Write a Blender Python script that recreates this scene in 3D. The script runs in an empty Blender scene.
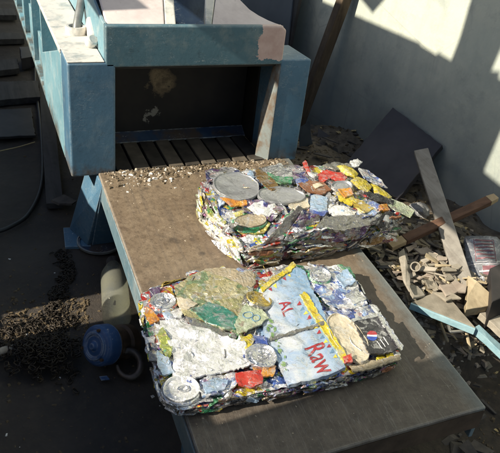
import bpy, bmesh, math, random
from mathutils import Vector, Matrix, noise
from mathutils.geometry import delaunay_2d_cdt
R = math.radians
C = bpy.context.scene.collection
sc = bpy.context.scene

# ------------------------------------------------------------------ camera
AZ, PI_, RO = 0.4414, -0.5534, 0.1271
CAM = Vector((-0.3456, -1.6872, 0.9012))
F = 652.1
_fw = Vector((math.sin(AZ)*math.cos(PI_), math.cos(AZ)*math.cos(PI_), math.sin(PI_)))
_r = _fw.cross(Vector((0, 0, 1))).normalized()
_u = _r.cross(_fw)
_r2 = math.cos(RO)*_r + math.sin(RO)*_u
_u2 = -math.sin(RO)*_r + math.cos(RO)*_u
cd = bpy.data.cameras.new('camera')
cam = bpy.data.objects.new('camera', cd)
C.objects.link(cam)
cam.matrix_world = Matrix(((_r2.x, _u2.x, -_fw.x, CAM.x), (_r2.y, _u2.y, -_fw.y, CAM.y), (_r2.z, _u2.z, -_fw.z, CAM.z), (0, 0, 0, 1)))
cd.sensor_width = 36
cd.lens = F/500*36
cd.clip_start = 0.02
cd.clip_end = 500
sc.camera = cam

# ------------------------------------------------------------------ light
ELEV = R(33)
SUN_D = Vector((math.cos(ELEV)*0.9968, math.cos(ELEV)*0.0797, -math.sin(ELEV)))   # travel direction
w = bpy.data.worlds.new('World')
sc.world = w
w.use_nodes = True
nt = w.node_tree
nt.nodes.clear()
sky = nt.nodes.new('ShaderNodeTexSky')
sky.sky_type = 'NISHITA'
sky.sun_disc = False
sky.sun_elevation = ELEV
sky.sun_rotation = math.atan2(-SUN_D.x, -SUN_D.y)
bg = nt.nodes.new('ShaderNodeBackground')
bg.inputs[1].default_value = 0.074
wo = nt.nodes.new('ShaderNodeOutputWorld')
nt.links.new(sky.outputs[0], bg.inputs[0])
nt.links.new(bg.outputs[0], wo.inputs[0])
sl = bpy.data.lights.new('sun', 'SUN')
sl.energy = 5.0
sl.angle = R(0.4)
sl.color = (1.0, 0.91, 0.75)
so = bpy.data.objects.new('sun', sl)
so.rotation_euler = SUN_D.to_track_quat('-Z', 'Y').to_euler()
C.objects.link(so)
sc.view_settings.view_transform = 'Standard'
sc.view_settings.look = 'None'
sc.view_settings.gamma = 1
sc.view_settings.exposure = 0.66

# ------------------------------------------------------------------ geometry of the place
ZT = 0.068                      # slope of the tray
ZG = -0.30                      # ground level
def _ray(px, py):
    return (_fw + _r2*((px-250)/F) - _u2*((py-226.5)/F))
def on(px, py, n, c):
    d = _ray(px, py)
    n = Vector(n)
    return CAM + d*((c - n.dot(CAM))/n.dot(d))
def gz(px, py, z=ZG): return on(px, py, (0, 0, 1), z)
def tz(px, py, h=0.0): return on(px, py, (0, -ZT, 1), h)
WA, WB = Vector((1.155, -0.46, 0)), Vector((0.98, 0.57, 0))
WT = (WB-WA).normalized()
WN = Vector((-WT.y, WT.x, 0))
if WN.x > 0: WN = -WN
def wz(px, py): return on(px, py, WN, WN.dot(WA))

# ------------------------------------------------------------------ helpers
def tag(o, label=None, cat=None, group=None, kind=None):
    if label: o['label'] = label
    if cat: o['category'] = cat
    if group: o['group'] = group
    if kind: o['kind'] = kind
    return o
def empty(name, loc=(0, 0, 0), rot=(0, 0, 0)):
    o = bpy.data.objects.new(name, None)
    o.empty_display_size = 0.05
    o.location = loc
    o.rotation_euler = rot
    C.objects.link(o)
    return o
def link(name, me, parent=None, mat=None):
    o = bpy.data.objects.new(name, me)
    C.objects.link(o)
    if mat is not None: me.materials.append(mat)
    if parent is not None: o.parent = parent
    return o
def build(name, bm, mat, parent=None, smooth=None, bevel=0, seg=2):
    me = bpy.data.meshes.new(name)
    bmesh.ops.recalc_face_normals(bm, faces=bm.faces)
    bm.to_mesh(me)
    bm.free()
    if smooth is not None:
        for p in me.polygons: p.use_smooth = True
        me.set_sharp_from_angle(angle=R(smooth))
    o = link(name, me, parent, mat)
    if bevel:
        m = o.modifiers.new('bevel', 'BEVEL')
        m.width = bevel
        m.segments = seg
        m.limit_method = 'ANGLE'
        m.angle_limit = R(40)
    return o
def bx(bm, lo, hi):
    x0, y0, z0 = lo
    x1, y1, z1 = hi
    v = [bm.verts.new(p) for p in ((x0,y0,z0),(x1,y0,z0),(x1,y1,z0),(x0,y1,z0),(x0,y0,z1),(x1,y0,z1),(x1,y1,z1),(x0,y1,z1))]
    for f in ((0,1,2,3),(4,5,6,7),(0,1,5,4),(1,2,6,5),(2,3,7,6),(3,0,4,7)):
        bm.faces.new([v[i] for i in f])
def box(name, lo, hi, mat, parent=None, bevel=0.003):
    bm = bmesh.new()
    bx(bm, lo, hi)
    return build(name, bm, mat, parent, bevel=bevel)
def prism(bm, pts, off):
    a = [bm.verts.new(p) for p in pts]
    b = [bm.verts.new(Vector(p)+Vector(off)) for p in pts]
    n = len(a)
    bm.faces.new(a)
    bm.faces.new(b[::-1])
    for i in range(n):
        bm.faces.new((a[i], a[(i+1) % n], b[(i+1) % n], b[i]))
def slab(name, pts, off, mat, parent=None, bevel=0.0015, rough=0.0, seed=0):
    """a board or plate: outline of world points, extruded; optionally with ragged edges"""
    pts = [Vector(p) for p in pts]
    if rough:
        rn = random.Random(seed)
        q = []
        n = len(pts)
        cc = sum(pts, Vector())/n
        for i in range(n):
            a, b = pts[i], pts[(i+1) % n]
            k = max(1, int((b-a).length/0.02))
            for j in range(k):
                p = a.lerp(b, j/k)
                q.append(p + (cc-p).normalized()*rn.uniform(0, rough)*(1 if j else .6))
        pts = q
    bm = bmesh.new()
    prism(bm, pts, off)
    return build(name, bm, mat, parent, bevel=bevel)
def beam(name, a, b, wdt, thk, up, mat, parent=None, bevel=0.002, taper=1.0):
    """rectangular bar from a to b, thickness along up"""
    a, b = Vector(a), Vector(b)
    d = (b-a).normalized()
    s = d.cross(Vector(up)).normalized()
    n = s.cross(d).normalized()
    bm = bmesh.new()
    va = [a+s*i*wdt/2+n*j*thk/2 for i, j in ((-1,-1),(1,-1),(1,1),(-1,1))]
    vb = [b+(s*i*wdt/2+n*j*thk/2)*taper for i, j in ((-1,-1),(1,-1),(1,1),(-1,1))]
    va = [bm.verts.new(p) for p in va]
    vb = [bm.verts.new(p) for p in vb]
    bm.faces.new(va)
    bm.faces.new(vb[::-1])
    for i in range(4): bm.faces.new((va[i], va[(i+1) % 4], vb[(i+1) % 4], vb[i]))
    return build(name, bm, mat, parent, bevel=bevel)
def tube_bm(bm, pts, r, n=8, cap=True):
    pts = [Vector(p) for p in pts]
    rings = []
    up = Vector((0.13, 0.21, 0.97))
    for i, p in enumerate(pts):
        d = (pts[min(i+1, len(pts)-1)] - pts[max(i-1, 0)]).normalized()
        s = d.cross(up).normalized()
        t = s.cross(d)
        rr = r[i] if isinstance(r, (list, tuple)) else r
        rings.append([bm.verts.new(p + (s*math.cos(2*math.pi*k/n)+t*math.sin(2*math.pi*k/n))*rr) for k in range(n)])
    for a, b in zip(rings, rings[1:]):
        for k in range(n): bm.faces.new((a[k], a[(k+1) % n], b[(k+1) % n], b[k]))
    if cap:
        bm.faces.new(rings[0][::-1])
        bm.faces.new(rings[-1])
def tube(name, pts, r, mat, parent=None, n=10):
    bm = bmesh.new()
    tube_bm(bm, pts, r, n)
    return build(name, bm, mat, parent, smooth=50)
def lathe_bm(bm, prof, M=Matrix(), n=32, sx=1, sy=1):
    rings = []
    for r, z in prof:
        if r < 1e-6: rings.append([bm.verts.new(M @ Vector((0, 0, z)))])
        else: rings.append([bm.verts.new(M @ Vector((r*sx*math.cos(2*math.pi*k/n), r*sy*math.sin(2*math.pi*k/n), z))) for k in range(n)])
    for a, b in zip(rings, rings[1:]):
        for k in range(n):
            k2 = (k+1) % n
            if len(a) == 1 and len(b) == 1: continue
            if len(a) == 1: bm.faces.new((a[0], b[k], b[k2]))
            elif len(b) == 1: bm.faces.new((a[k], a[k2], b[0]))
            else: bm.faces.new((a[k], a[k2], b[k2], b[k]))
def axis_matrix(loc, z, x=None):
    z = Vector(z).normalized()
    x = Vector(x) if x is not None else (Vector((1, 0, 0)) if abs(z.x) < .9 else Vector((0, 1, 0)))
    y = z.cross(x).normalized()
    x = y.cross(z)
    return Matrix(((x.x, y.x, z.x, loc[0]), (x.y, y.y, z.y, loc[1]), (x.z, y.z, z.z, loc[2]), (0, 0, 0, 1)))
def catmull(pts, k=6):
    pts = [Vector(p) for p in pts]
    out = []
    for i in range(len(pts)-1):
        p0, p1, p2, p3 = pts[max(i-1, 0)], pts[i], pts[i+1], pts[min(i+2, len(pts)-1)]
        for j in range(k):
            t = j/k
            out.append(0.5*((2*p1)+(p2-p0)*t+(2*p0-5*p1+4*p2-p3)*t*t+(3*p1-p0-3*p2+p3)*t**3))
    out.append(pts[-1])
    return out

# ------------------------------------------------------------------ materials
class NB:
    def __init__(s, name):
        s.m = bpy.data.materials.new(name)
        s.m.use_nodes = True
        s.t = s.m.node_tree
        s.t.nodes.clear()
        s.out = s.n('ShaderNodeOutputMaterial')
        s.b = s.n('ShaderNodeBsdfPrincipled')
        s.l(s.b.outputs[0], s.out.inputs[0])
        s.tc = s.n('ShaderNodeTexCoord')
    def n(s, t): return s.t.nodes.new(t)
    def l(s, a, b): s.t.links.new(a, b)
    def setin(s, i, v):
        if hasattr(v, 'links') or isinstance(v, bpy.types.NodeSocket): s.l(v, i)
        else: i.default_value = v
    def coords(s, kind='Object', scale=(1, 1, 1), rnd=False, rot=(0, 0, 0)):
        mp = s.n('ShaderNodeMapping')
        mp.inputs['Scale'].default_value = scale
        mp.inputs['Rotation'].default_value = rot
        s.l(s.tc.outputs[kind], mp.inputs[0])
        if rnd:
            oi = s.n('ShaderNodeObjectInfo')
            vm = s.n('ShaderNodeVectorMath')
            vm.operation = 'SCALE'
            vm.inputs[0].default_value = (31, 57, 83)
            s.l(oi.outputs['Random'], vm.inputs['Scale'])
            s.l(vm.outputs[0], mp.inputs['Location'])
        return mp.outputs[0]
    def noise(s, vec, scale, detail=4, rough=.55, dist=0):
        n = s.n('ShaderNodeTexNoise')
        n.inputs['Scale'].default_value = scale
        n.inputs['Detail'].default_value = detail
        n.inputs['Roughness'].default_value = rough
        n.inputs['Distortion'].default_value = dist
        s.l(vec, n.inputs['Vector'])
        return n.outputs[0]
    def voro(s, vec, scale, feature='F1', out=0):
        n = s.n('ShaderNodeTexVoronoi')
        n.feature = feature
        n.inputs['Scale'].default_value = scale
        s.l(vec, n.inputs['Vector'])
        return n.outputs[out]
    def ramp(s, fac, stops, interp='LINEAR'):
        r = s.n('ShaderNodeValToRGB')
        e = r.color_ramp.elements
        r.color_ramp.interpolation = interp
        while len(e) < len(stops): e.new(0.5)
        for el, (p, c) in zip(e, stops):
            el.position = p
            el.color = (c, c, c, 1) if not hasattr(c, '__len__') else (*c, 1)
        s.l(fac, r.inputs[0])
        return r.outputs[0]
    def mix(s, f, a, b, mode='MIX'):
        m = s.n('ShaderNodeMix')
        m.data_type = 'RGBA'
        m.blend_type = mode
        s.setin(m.inputs[0], f)
        for i, v in ((6, a), (7, b)):
            if isinstance(v, bpy.types.NodeSocket): s.l(v, m.inputs[i])
            else: m.inputs[i].default_value = (*v, 1)
        return m.outputs[2]
    def math(s, op, a, b=0.0, clamp=False):
        m = s.n('ShaderNodeMath')
        m.operation = op
        m.use_clamp = clamp
        s.setin(m.inputs[0], a)
        s.setin(m.inputs[1], b)
        return m.outputs[0]
    def xyz(s, vec):
        n = s.n('ShaderNodeSeparateXYZ')
        s.l(vec, n.inputs[0])
        return n.outputs
    def bump(s, h, strength=.4, dist=.004, prev=None):
        b = s.n('ShaderNodeBump')
        b.inputs['Strength'].default_value = strength
        b.inputs['Distance'].default_value = dist
        s.l(h, b.inputs['Height'])
        if prev is not None: s.l(prev, b.inputs['Normal'])
        s.l(b.outputs[0], s.b.inputs['Normal'])
        return b.outputs[0]
    def edge(s, r=.006):
        """1 on worn edges: where the rounded normal leaves the true one"""
        bv = s.n('ShaderNodeBevel')
        bv.samples = 4
        bv.inputs['Radius'].default_value = r
        g = s.n('ShaderNodeNewGeometry')
        vm = s.n('ShaderNodeVectorMath')
        vm.operation = 'DOT_PRODUCT'
        s.l(bv.outputs[0], vm.inputs[0])
        s.l(g.outputs['True Normal'], vm.inputs[1])
        return s.math('SUBTRACT', 1.0, vm.outputs['Value'], True)
    def fin(s, col, rough=.5, metal=0.0):
        s.setin(s.b.inputs['Base Color'], col if isinstance(col, bpy.types.NodeSocket) else (*col, 1))
        s.setin(s.b.inputs['Roughness'], rough)
        s.setin(s.b.inputs['Metallic'], metal)
        return s.m

def m_plain(name, c1, c2, scale=20, rough=.7, bump=.3, metal=0.0, bscale=None, dist=.003, stretch=(1, 1, 1), rnd=False, rot=(0, 0, 0)):
    k = NB(name)
    v = k.coords('Object', stretch, rnd, rot)
    a = k.noise(v, scale, 6, .62)
    col = k.mix(k.ramp(a, [(.32, 0.0), (.68, 1.0)]), c1, c2)
    k.bump(k.noise(v, bscale or scale*3, 5, .65), bump, dist)
    return k.fin(col, rough, metal)

def m_paint(name, base, dark, dust, dust_amt=.35, edge=True, dusttop=0.0, primer=None):
    k = NB(name)
    v = k.coords()
    big = k.noise(v, 5.5, 5, .6)
    col = k.mix(k.ramp(big, [(.3, 0.0), (.7, 1.0)]), dark, base)
    dn = k.ramp(k.noise(v, 14, 8, .72), [(.5, 0.0), (.74, 1.0)])
    col = k.mix(k.math('MULTIPLY', dn, dust_amt), col, dust)
    # streaks running down
    vs = k.coords('Object', (30, 30, 2.2))
    col = k.mix(k.math('MULTIPLY', k.ramp(k.noise(vs, 1.6, 5, .6), [(.55, 0.0), (.75, 1.0)]), .35), col, dark)
    x_, y_, z_ = k.xyz(k.tc.outputs['Object'])
    rl = k.ramp(k.math('ADD', z_, k.math('MULTIPLY', k.math('SUBTRACT', k.noise(v, 17, 6, .7), .5), .16)), [(.0, 1.0), (.05, 0.0)])
    rl = k.math('MULTIPLY', rl, k.math('GREATER_THAN', z_, -.0125))
    rn_ = k.ramp(k.noise(v, 8, 4, .6), [(.42, 0.0), (.52, 1.0)])
    col = k.mix(k.math('MULTIPLY', k.math('MULTIPLY', rl, rn_), .8), col, (.085, .055, .03))
    gr_ = k.ramp(k.noise(v, 36, 7, .75), [(.55, 0.0), (.70, .6)])
    col = k.mix(gr_, col, tuple(c*.45 for c in dark))
    # chips
    ch = k.ramp(k.noise(v, 75, 4, .75), [(.66, 0.0), (.69, 1.0)], 'LINEAR')
    chm = k.math('MULTIPLY', ch, k.ramp(big, [(.45, 0.0), (.6, 1.0)]))
    col = k.mix(k.math('MULTIPLY', chm, .75), col, (.55, .56, .52))
    # scratches
    sv = k.coords('Object', (14, 14, 60), rot=(.4, .7, .3))
    scq = k.ramp(k.noise(sv, 1.8, 3, .5, 1.2), [(.492, 0.0), (.5, 1.0), (.508, 0.0)])
    col = k.mix(k.math('MULTIPLY', k.math('MULTIPLY', scq, k.ramp(k.noise(v, 9, 2), [(.5, 0.0), (.62, 1.0)])), .55), col, (.55, .6, .6))
    if primer:
        x, y, z = k.xyz(k.tc.outputs['Object'])
        jag = k.math('MULTIPLY', k.math('SUBTRACT', k.noise(v, 26, 5, .65), .5), .07)
        e = k.math('GREATER_THAN', k.math('ADD', x, jag), primer)
        e = k.math('MULTIPLY', e, k.math('GREATER_THAN', k.math('ADD', z, k.math('MULTIPLY', jag, .5)), .322))
        pc = k.mix(k.ramp(k.noise(v, 30, 5), [(.4, 0.0), (.7, 1.0)]), (.47, .33, .30), (.58, .44, .41))
        col = k.mix(e, col, pc)
    if edge:
        ed = k.math('MULTIPLY', k.ramp(k.edge(), [(.02, 0.0), (.16, 1.0)]), k.ramp(k.noise(v, 38, 4, .7), [(.38, 0.0), (.58, 1.0)]))
        col = k.mix(k.math('MULTIPLY', ed, .8), col, (.56, .60, .58))
    k.bump(k.noise(v, 60, 6, .7), .25, .003)
    return k.fin(col, k.ramp(big, [(.3, .42), (.7, .62)]))

BLUE, BLUED = (.078, .178, .275), (.04, .12, .175)
M = {}
M['paint'] = m_paint('blue_paint', BLUE, (.055, .128, .205), (.34, .38, .36), .30)
M['lintel'] = m_paint('blue_paint_lintel', (.075, .160, .205), (.052, .118, .155), (.33, .34, .30), .45, primer=.408)
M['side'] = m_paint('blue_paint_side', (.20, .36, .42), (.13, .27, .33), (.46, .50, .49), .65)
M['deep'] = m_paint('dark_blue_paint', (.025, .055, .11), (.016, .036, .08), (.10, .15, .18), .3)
M['flange'] = m_paint('grey_blue_flange', (.17, .24, .27), (.10, .17, .21), (.36, .36, .33), .55)

k = NB('worn_top')
v = k.coords()
a = k.noise(v, 16, 7, .68)
col = k.mix(k.ramp(a, [(.30, 0.0), (.52, 1.0)]), (.24, .29, .30), (.66, .635, .58))
col = k.mix(k.ramp(k.noise(v, 42, 6, .7), [(.56, 0.0), (.72, .7)]), col, (.36, .32, .25))
k.bump(a, .3, .004)
M['worn_top'] = k.fin(col, .6)

k = NB('pink_primer')
v = k.coords()
col = k.mix(k.ramp(k.noise(v, 12, 6, .65), [(.35, 0.0), (.7, 1.0)]), (.70, .62, .60), (.56, .48, .47))
vs = k.coords('Object', (60, 6, 20), rot=(0, 0, .5))
col = k.mix(k.ramp(k.noise(v, 7, 7, .72), [(.54, 0.0), (.72, .6)]), col, (.38, .33, .32))
col = k.mix(k.ramp(k.noise(v, 45, 5, .75), [(.64, 0.0), (.70, .7)]), col, (.20, .17, .16))
k.bump(k.noise(v, 50, 5), .25, .003)
M['pink'] = k.fin(col, .6)

k = NB('bare_edge')
v = k.coords()
col = k.mix(k.ramp(k.noise(v, 18, 6, .7), [(.42, 0.0), (.6, 1.0)]), (.17, .13, .095), (.22, .25, .245))
k.bump(k.noise(v, 60, 5), .3, .003)
M['bare'] = k.fin(col, .6)

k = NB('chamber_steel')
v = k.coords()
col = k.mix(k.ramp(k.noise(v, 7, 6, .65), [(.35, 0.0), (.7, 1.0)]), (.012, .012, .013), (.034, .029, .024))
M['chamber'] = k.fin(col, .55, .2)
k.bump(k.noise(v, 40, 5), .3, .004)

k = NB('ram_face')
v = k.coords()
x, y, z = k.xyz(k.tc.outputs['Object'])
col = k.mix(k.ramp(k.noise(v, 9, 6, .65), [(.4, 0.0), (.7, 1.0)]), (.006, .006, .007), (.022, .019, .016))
def spot(cx, cz, r):
    dx = k.math('SUBTRACT', x, cx)
    dz = k.math('SUBTRACT', z, cz)
    d = k.math('SQRT', k.math('ADD', k.math('MULTIPLY', dx, dx), k.math('MULTIPLY', dz, dz)))
    d = k.math('ADD', d, k.math('MULTIPLY', k.math('SUBTRACT', k.noise(v, 30, 6, .7), .5), .12))
    return k.ramp(k.math('DIVIDE', d, r), [(.72, 1.0), (1.0, 0.0)])
rc = k.mix(k.ramp(k.noise(v, 60, 5, .7), [(.4, 0.0), (.6, 1.0)]), (.10, .075, .045), (.24, .185, .11))
col = k.mix(spot(.187, .180, .047), col, rc)
col = k.mix(k.math('MULTIPLY', spot(.165, .072, .016), .8), col, (.26, .25, .22))
M['ram'] = k.fin(col, .6, .1)

k = NB('tray_steel')
v = k.coords()
x, y, z = k.xyz(k.tc.outputs['Object'])
n1 = k.noise(v, 4.5, 7, .65)
n2 = k.noise(v, 26, 8, .72)
col = k.mix(k.ramp(n1, [(.3, 0.0), (.68, 1.0)]), (.14, .10, .068), (.25, .19, .125))
col = k.mix(k.ramp(n2, [(.48, 0.0), (.70, .75)]), col, (.29, .225, .155))
col = k.mix(k.ramp(k.noise(v, 12, 5, .6), [(.60, 0.0), (.72, .8)]), col, (.06, .05, .042))
n3 = k.noise(v, 75, 6, .75)
col = k.mix(k.ramp(n3, [(.50, 0.0), (.64, .7)]), col, (.095, .068, .045))
col = k.mix(k.ramp(k.noise(v, 120, 5, .75), [(.60, 0.0), (.70, .7)]), col, (.36, .29, .20))
bl_ = k.voro(v, 19)
col = k.mix(k.math('MULTIPLY', k.ramp(k.math('ADD', bl_, k.math('MULTIPLY', k.math('SUBTRACT', n3, .5), .5)), [(.07, 1.0), (.22, 0.0)]), k.ramp(k.noise(v, 6, 4, .6), [(.47, 0.0), (.60, .8)])), col, (.045, .036, .03))
# rub marks along the way the bales slide
vs = k.coords('Object', (45, 2.0, 1))
col = k.mix(k.math('MULTIPLY', k.ramp(k.noise(vs, 1.5, 5, .6), [(.5, 0.0), (.72, 1.0)]), .4), col, (.075, .065, .058))
# darker, greyer and more scratched away from the mouth
far = k.ramp(k.math('ADD', k.math('MULTIPLY', y, -1.0), k.math('MULTIPLY', k.math('SUBTRACT', n1, .5), .5)), [(.42, 0.0), (.80, 1.0)])
steel = k.mix(k.ramp(n2, [(.4, 0.0), (.65, 1.0)]), (.060, .051, .045), (.125, .106, .088))
steel = k.mix(k.ramp(n3, [(.52, 0.0), (.68, .6)]), steel, (.17, .145, .115))
scr_ = k.ramp(k.noise(k.coords('Object', (70, 3.5, 1), rot=(0, 0, .25)), 1.4, 3, .5, .6), [(.485, 0.0), (.5, 1.0), (.515, 0.0)])
steel = k.mix(k.math('MULTIPLY', scr_, .45), steel, (.25, .24, .22))
col = k.mix(k.math('MULTIPLY', far, .85), col, steel)
right = k.ramp(k.math('ADD', x, k.math('MULTIPLY', k.math('SUBTRACT', n2, .5), .08)), [(.515, 0.0), (.555, 1.0)])
col = k.mix(k.math('MULTIPLY', right, .7), col, (.12, .155, .165))
spk = k.ramp(k.noise(v, 190, 3, .7), [(.70, 0.0), (.74, 1.0)])
col = k.mix(k.math('MULTIPLY', spk, .55), col, (.42, .38, .32))
ed = k.math('MULTIPLY', k.ramp(k.edge(.008), [(.02, 0.0), (.14, 1.0)]), k.ramp(k.noise(v, 45, 4, .7), [(.3, .25), (.6, 1.0)]))
col = k.mix(k.math('MULTIPLY', ed, .85), col, (.46, .46, .43))
k.bump(k.noise(v, 90, 7, .7), .5, .004)
M['tray'] = k.fin(col, k.ramp(n1, [(.3, .42), (.7, .65)]), .0)

k = NB('soil')
v = k.coords()
n1 = k.noise(v, 3.2, 8, .66)
n2 = k.noise(v, 30, 8, .72)
col = k.mix(k.ramp(n1, [(.35, 0.0), (.68, 1.0)]), (.027, .022, .019), (.060, .049, .039))
col = k.mix(k.ramp(n2, [(.5, 0.0), (.72, .6)]), col, (.075, .058, .042))
col = k.mix(k.ramp(k.noise(v, 160, 3, .7), [(.70, 0.0), (.74, .6)]), col, (.16, .14, .12))
x, y, z = k.xyz(k.tc.outputs['Object'])
hp_ = k.ramp(k.math('ADD', z, k.math('MULTIPLY', k.math('SUBTRACT', n2, .5), .10)), [(-.27+.3, 0.0), (-.18+.3, 1.0)])
hz_ = k.math('ADD', z, .3)
hp_ = k.ramp(k.math('ADD', hz_, k.math('MULTIPLY', k.math('SUBTRACT', n2, .5), .10)), [(.03, 0.0), (.12, 1.0)])
col = k.mix(hp_, col, k.mix(k.ramp(n2, [(.4, 0.0), (.65, 1.0)]), (.085, .066, .045), (.21, .17, .12)))
rt_ = k.ramp(k.math('ADD', x, k.math('MULTIPLY', k.math('SUBTRACT', n1, .5), .3)), [(.35, 0.0), (.6, .8)])
col = k.mix(k.math('MULTIPLY', rt_, k.math('SUBTRACT', 1.0, hp_)), col, k.mix(k.ramp(n2, [(.4, 0.0), (.65, 1.0)]), (.030, .024, .018), (.075, .058, .040)))
b1 = k.bump(n2, .6, .012)
k.bump(k.noise(v, 130, 5, .7), .5, .004, b1)
M['soil'] = k.fin(col, .75)

k = NB('wall_plaster')
v = k.coords()
n1 = k.noise(v, 3.5, 7, .62)
col = k.mix(k.ramp(n1, [(.32, 0.0), (.68, 1.0)]), (.42, .465, .41), (.56, .58, .49))
col = k.mix(k.ramp(k.noise(v, 24, 7, .7), [(.52, 0.0), (.74, .5)]), col, (.36, .39, .36))
sp = k.ramp(k.noise(v, 70, 4, .75), [(.685, 0.0), (.71, 1.0)])
col = k.mix(k.math('MULTIPLY', sp, .6), col, (.66, .66, .6))
vs = k.coords('Object', (16, 16, 1.6))
col = k.mix(k.math('MULTIPLY', k.ramp(k.noise(vs, 1.6, 5), [(.5, 0.0), (.75, 1.0)]), .28), col, (.27, .31, .31))
col = k.mix(k.ramp(k.noise(v, 9, 8, .72, .4), [(.54, 0.0), (.66, .55)]), col, (.30, .33, .31))
cr_ = k.ramp(k.voro(k.coords('Object', (2.4, 2.4, 2.4)), 1.0, 'DISTANCE_TO_EDGE'), [(.0, 1.0), (.006, 0.0)])
col = k.mix(k.math('MULTIPLY', cr_, k.ramp(n1, [(.45, 0.0), (.6, .4)])), col, (.24, .25, .24))
x, y, z = k.xyz(k.tc.outputs['Object'])
grime_shade = k.ramp(k.math('ADD', z, k.math('MULTIPLY', k.math('SUBTRACT', n1, .5), .5)), [(0.0, 1.0), (.32, 0.0)])  # grime and shade gradient painted together, darker towards the base
col = k.mix(k.math('MULTIPLY', grime_shade, .55), col, (.15, .18, .19))
b1 = k.bump(k.noise(v, 14, 6, .6), .25, .012)
k.bump(k.noise(v, 120, 5, .7), .3, .003, b1)
M['wall'] = k.fin(col, .8)

M['dark_plate'] = m_plain('dark_plate', (.022, .021, .026), (.046, .042, .048), 9, .55, .3)
M['black_slab'] = m_plain('black_slab', (.014, .013, .014), (.035, .03, .03), 12, .6, .3)
M['sheet'] = m_plain('dark_blue_sheet', (.05, .06, .075), (.085, .10, .115), 5, .6, .15)
M['blocker'] = m_plain('blocker_board', (.10, .08, .06), (.22, .18, .14), 5, .8, .4, stretch=(1, 12, 1))
def m_wood(name, c1, c2, ax=(40, 3, 40), rough=.8, rot=(0, 0, 0)):
    k = NB(name)
    v = k.coords('Object', ax, rot=rot)
    g = k.noise(v, 1.0, 6, .6, .8)
    col = k.mix(k.ramp(g, [(.3, 0.0), (.7, 1.0)]), c1, c2)
    v2 = k.coords()
    col = k.mix(k.ramp(k.noise(v2, 22, 7, .7), [(.5, 0.0), (.75, .7)]), col, tuple(x*.55 for x in c1))
    k.bump(g, .5, .003)
    return k.fin(col, rough)
M['grey_wood'] = m_wood('grey_wood', (.20, .18, .155), (.32, .30, .265), rot=(0, 0, -.35))
M['brown_wood'] = m_wood('brown_wood', (.075, .035, .022), (.16, .085, .05), (3, 40, 40))
M['cut_wood'] = m_plain('cut_wood', (.34, .25, .145), (.46, .35, .21), 40, .75, .3)
M['beige_wood'] = m_wood('beige_wood', (.32, .255, .16), (.46, .38, .25))
M['pole_wood'] = m_wood('pole_wood', (.05, .032, .02), (.14, .10, .06), (40, 40, 4))
M['old_wood'] = m_wood('old_dark_wood', (.028, .027, .027), (.068, .064, .062), (40, 3, 40))
M['tile1'] = m_plain('pale_scrap', (.24, .21, .165), (.40, .36, .30), 30, .8, .4, rnd=True)
M['tile2'] = m_plain('pinkish_scrap', (.25, .20, .16), (.36, .305, .25), 30, .8, .4, rnd=True)
M['tile3'] = m_plain('grey_scrap', (.17, .15, .115), (.30, .265, .21), 26, .8, .4, rnd=True)
M['tile4'] = m_plain('dark_scrap', (.045, .04, .038), (.11, .095, .08), 26, .8, .4, rnd=True)
M['bluefoam'] = m_plain('light_blue_edge', (.22, .38, .44), (.36, .52, .56), 40, .6, .3)
M['rubber'] = m_plain('black_rubber', (.008, .008, .009), (.02, .02, .02), 30, .5, .2)
M['chain'] = m_plain('rusty_chain', (.016, .013, .011), (.058, .044, .030), 60, .5, .3, .5, rnd=True)
M['hoist_blue'] = m_paint('hoist_blue', (.03, .095, .25), (.018, .055, .15), (.16, .18, .20), .4)
M['hoist_rust'] = m_plain('hoist_rust', (.04, .026, .018), (.12, .075, .045), 30, .6, .4, .3)
M['hook_steel'] = m_plain('hook_steel', (.06, .05, .045), (.15, .13, .115), 30, .5, .3, .6)
M['pipe'] = m_plain('pipe_grey', (.16, .17, .165), (.28, .29, .28), 25, .45, .2, .3)
M['steel'] = m_plain('bright_steel', (.55, .55, .53), (.72, .72, .70), 40, .35, .2, .8)
M['crumb'] = m_plain('crumbs', (.30, .24, .17), (.52, .45, .36), 60, .85, .2)
M['whitebit'] = m_plain('white_bits', (.62, .60, .56), (.78, .76, .72), 60, .7, .2)
M['gravel'] = m_plain('gravel', (.05, .038, .024), (.16, .115, .06), 80, .85, .2)
M['straw'] = m_plain('straw', (.34, .25, .11), (.50, .40, .20), 80, .7, .2)

def graphics(k, v, col, gfx):
    # small torn patches of print
    pw = k.n('ShaderNodeVectorMath')
    pw.operation = 'MULTIPLY_ADD'
    pn_ = k.n('ShaderNodeTexNoise')
    pn_.inputs['Scale'].default_value = 70
    k.l(v, pn_.inputs['Vector'])
    k.l(pn_.outputs['Color'], pw.inputs[0])
    pw.inputs[1].default_value = (.02, .02, .02)
    k.l(v, pw.inputs[2])
    gr, gg, gb = k.xyz(k.voro(pw.outputs[0], 95, 'F1', 1))
    gz_ = k.ramp(k.noise(v, 17, 3, .5), [(.44, 0.0), (.54, 1.0)])
    col = k.mix(k.math('MULTIPLY', k.math('MULTIPLY', k.math('GREATER_THAN', gr, .74), gz_), .6*gfx), col, (.62, .62, .60))
    col = k.mix(k.math('MULTIPLY', k.math('MULTIPLY', k.math('LESS_THAN', gr, .16), gz_), .65*gfx), col, (.10, .09, .13))
    col = k.mix(k.math('MULTIPLY', k.math('MULTIPLY', k.math('GREATER_THAN', gg, .90), gz_), .5*gfx), col, (.40, .08, .06))
    return col
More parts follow.
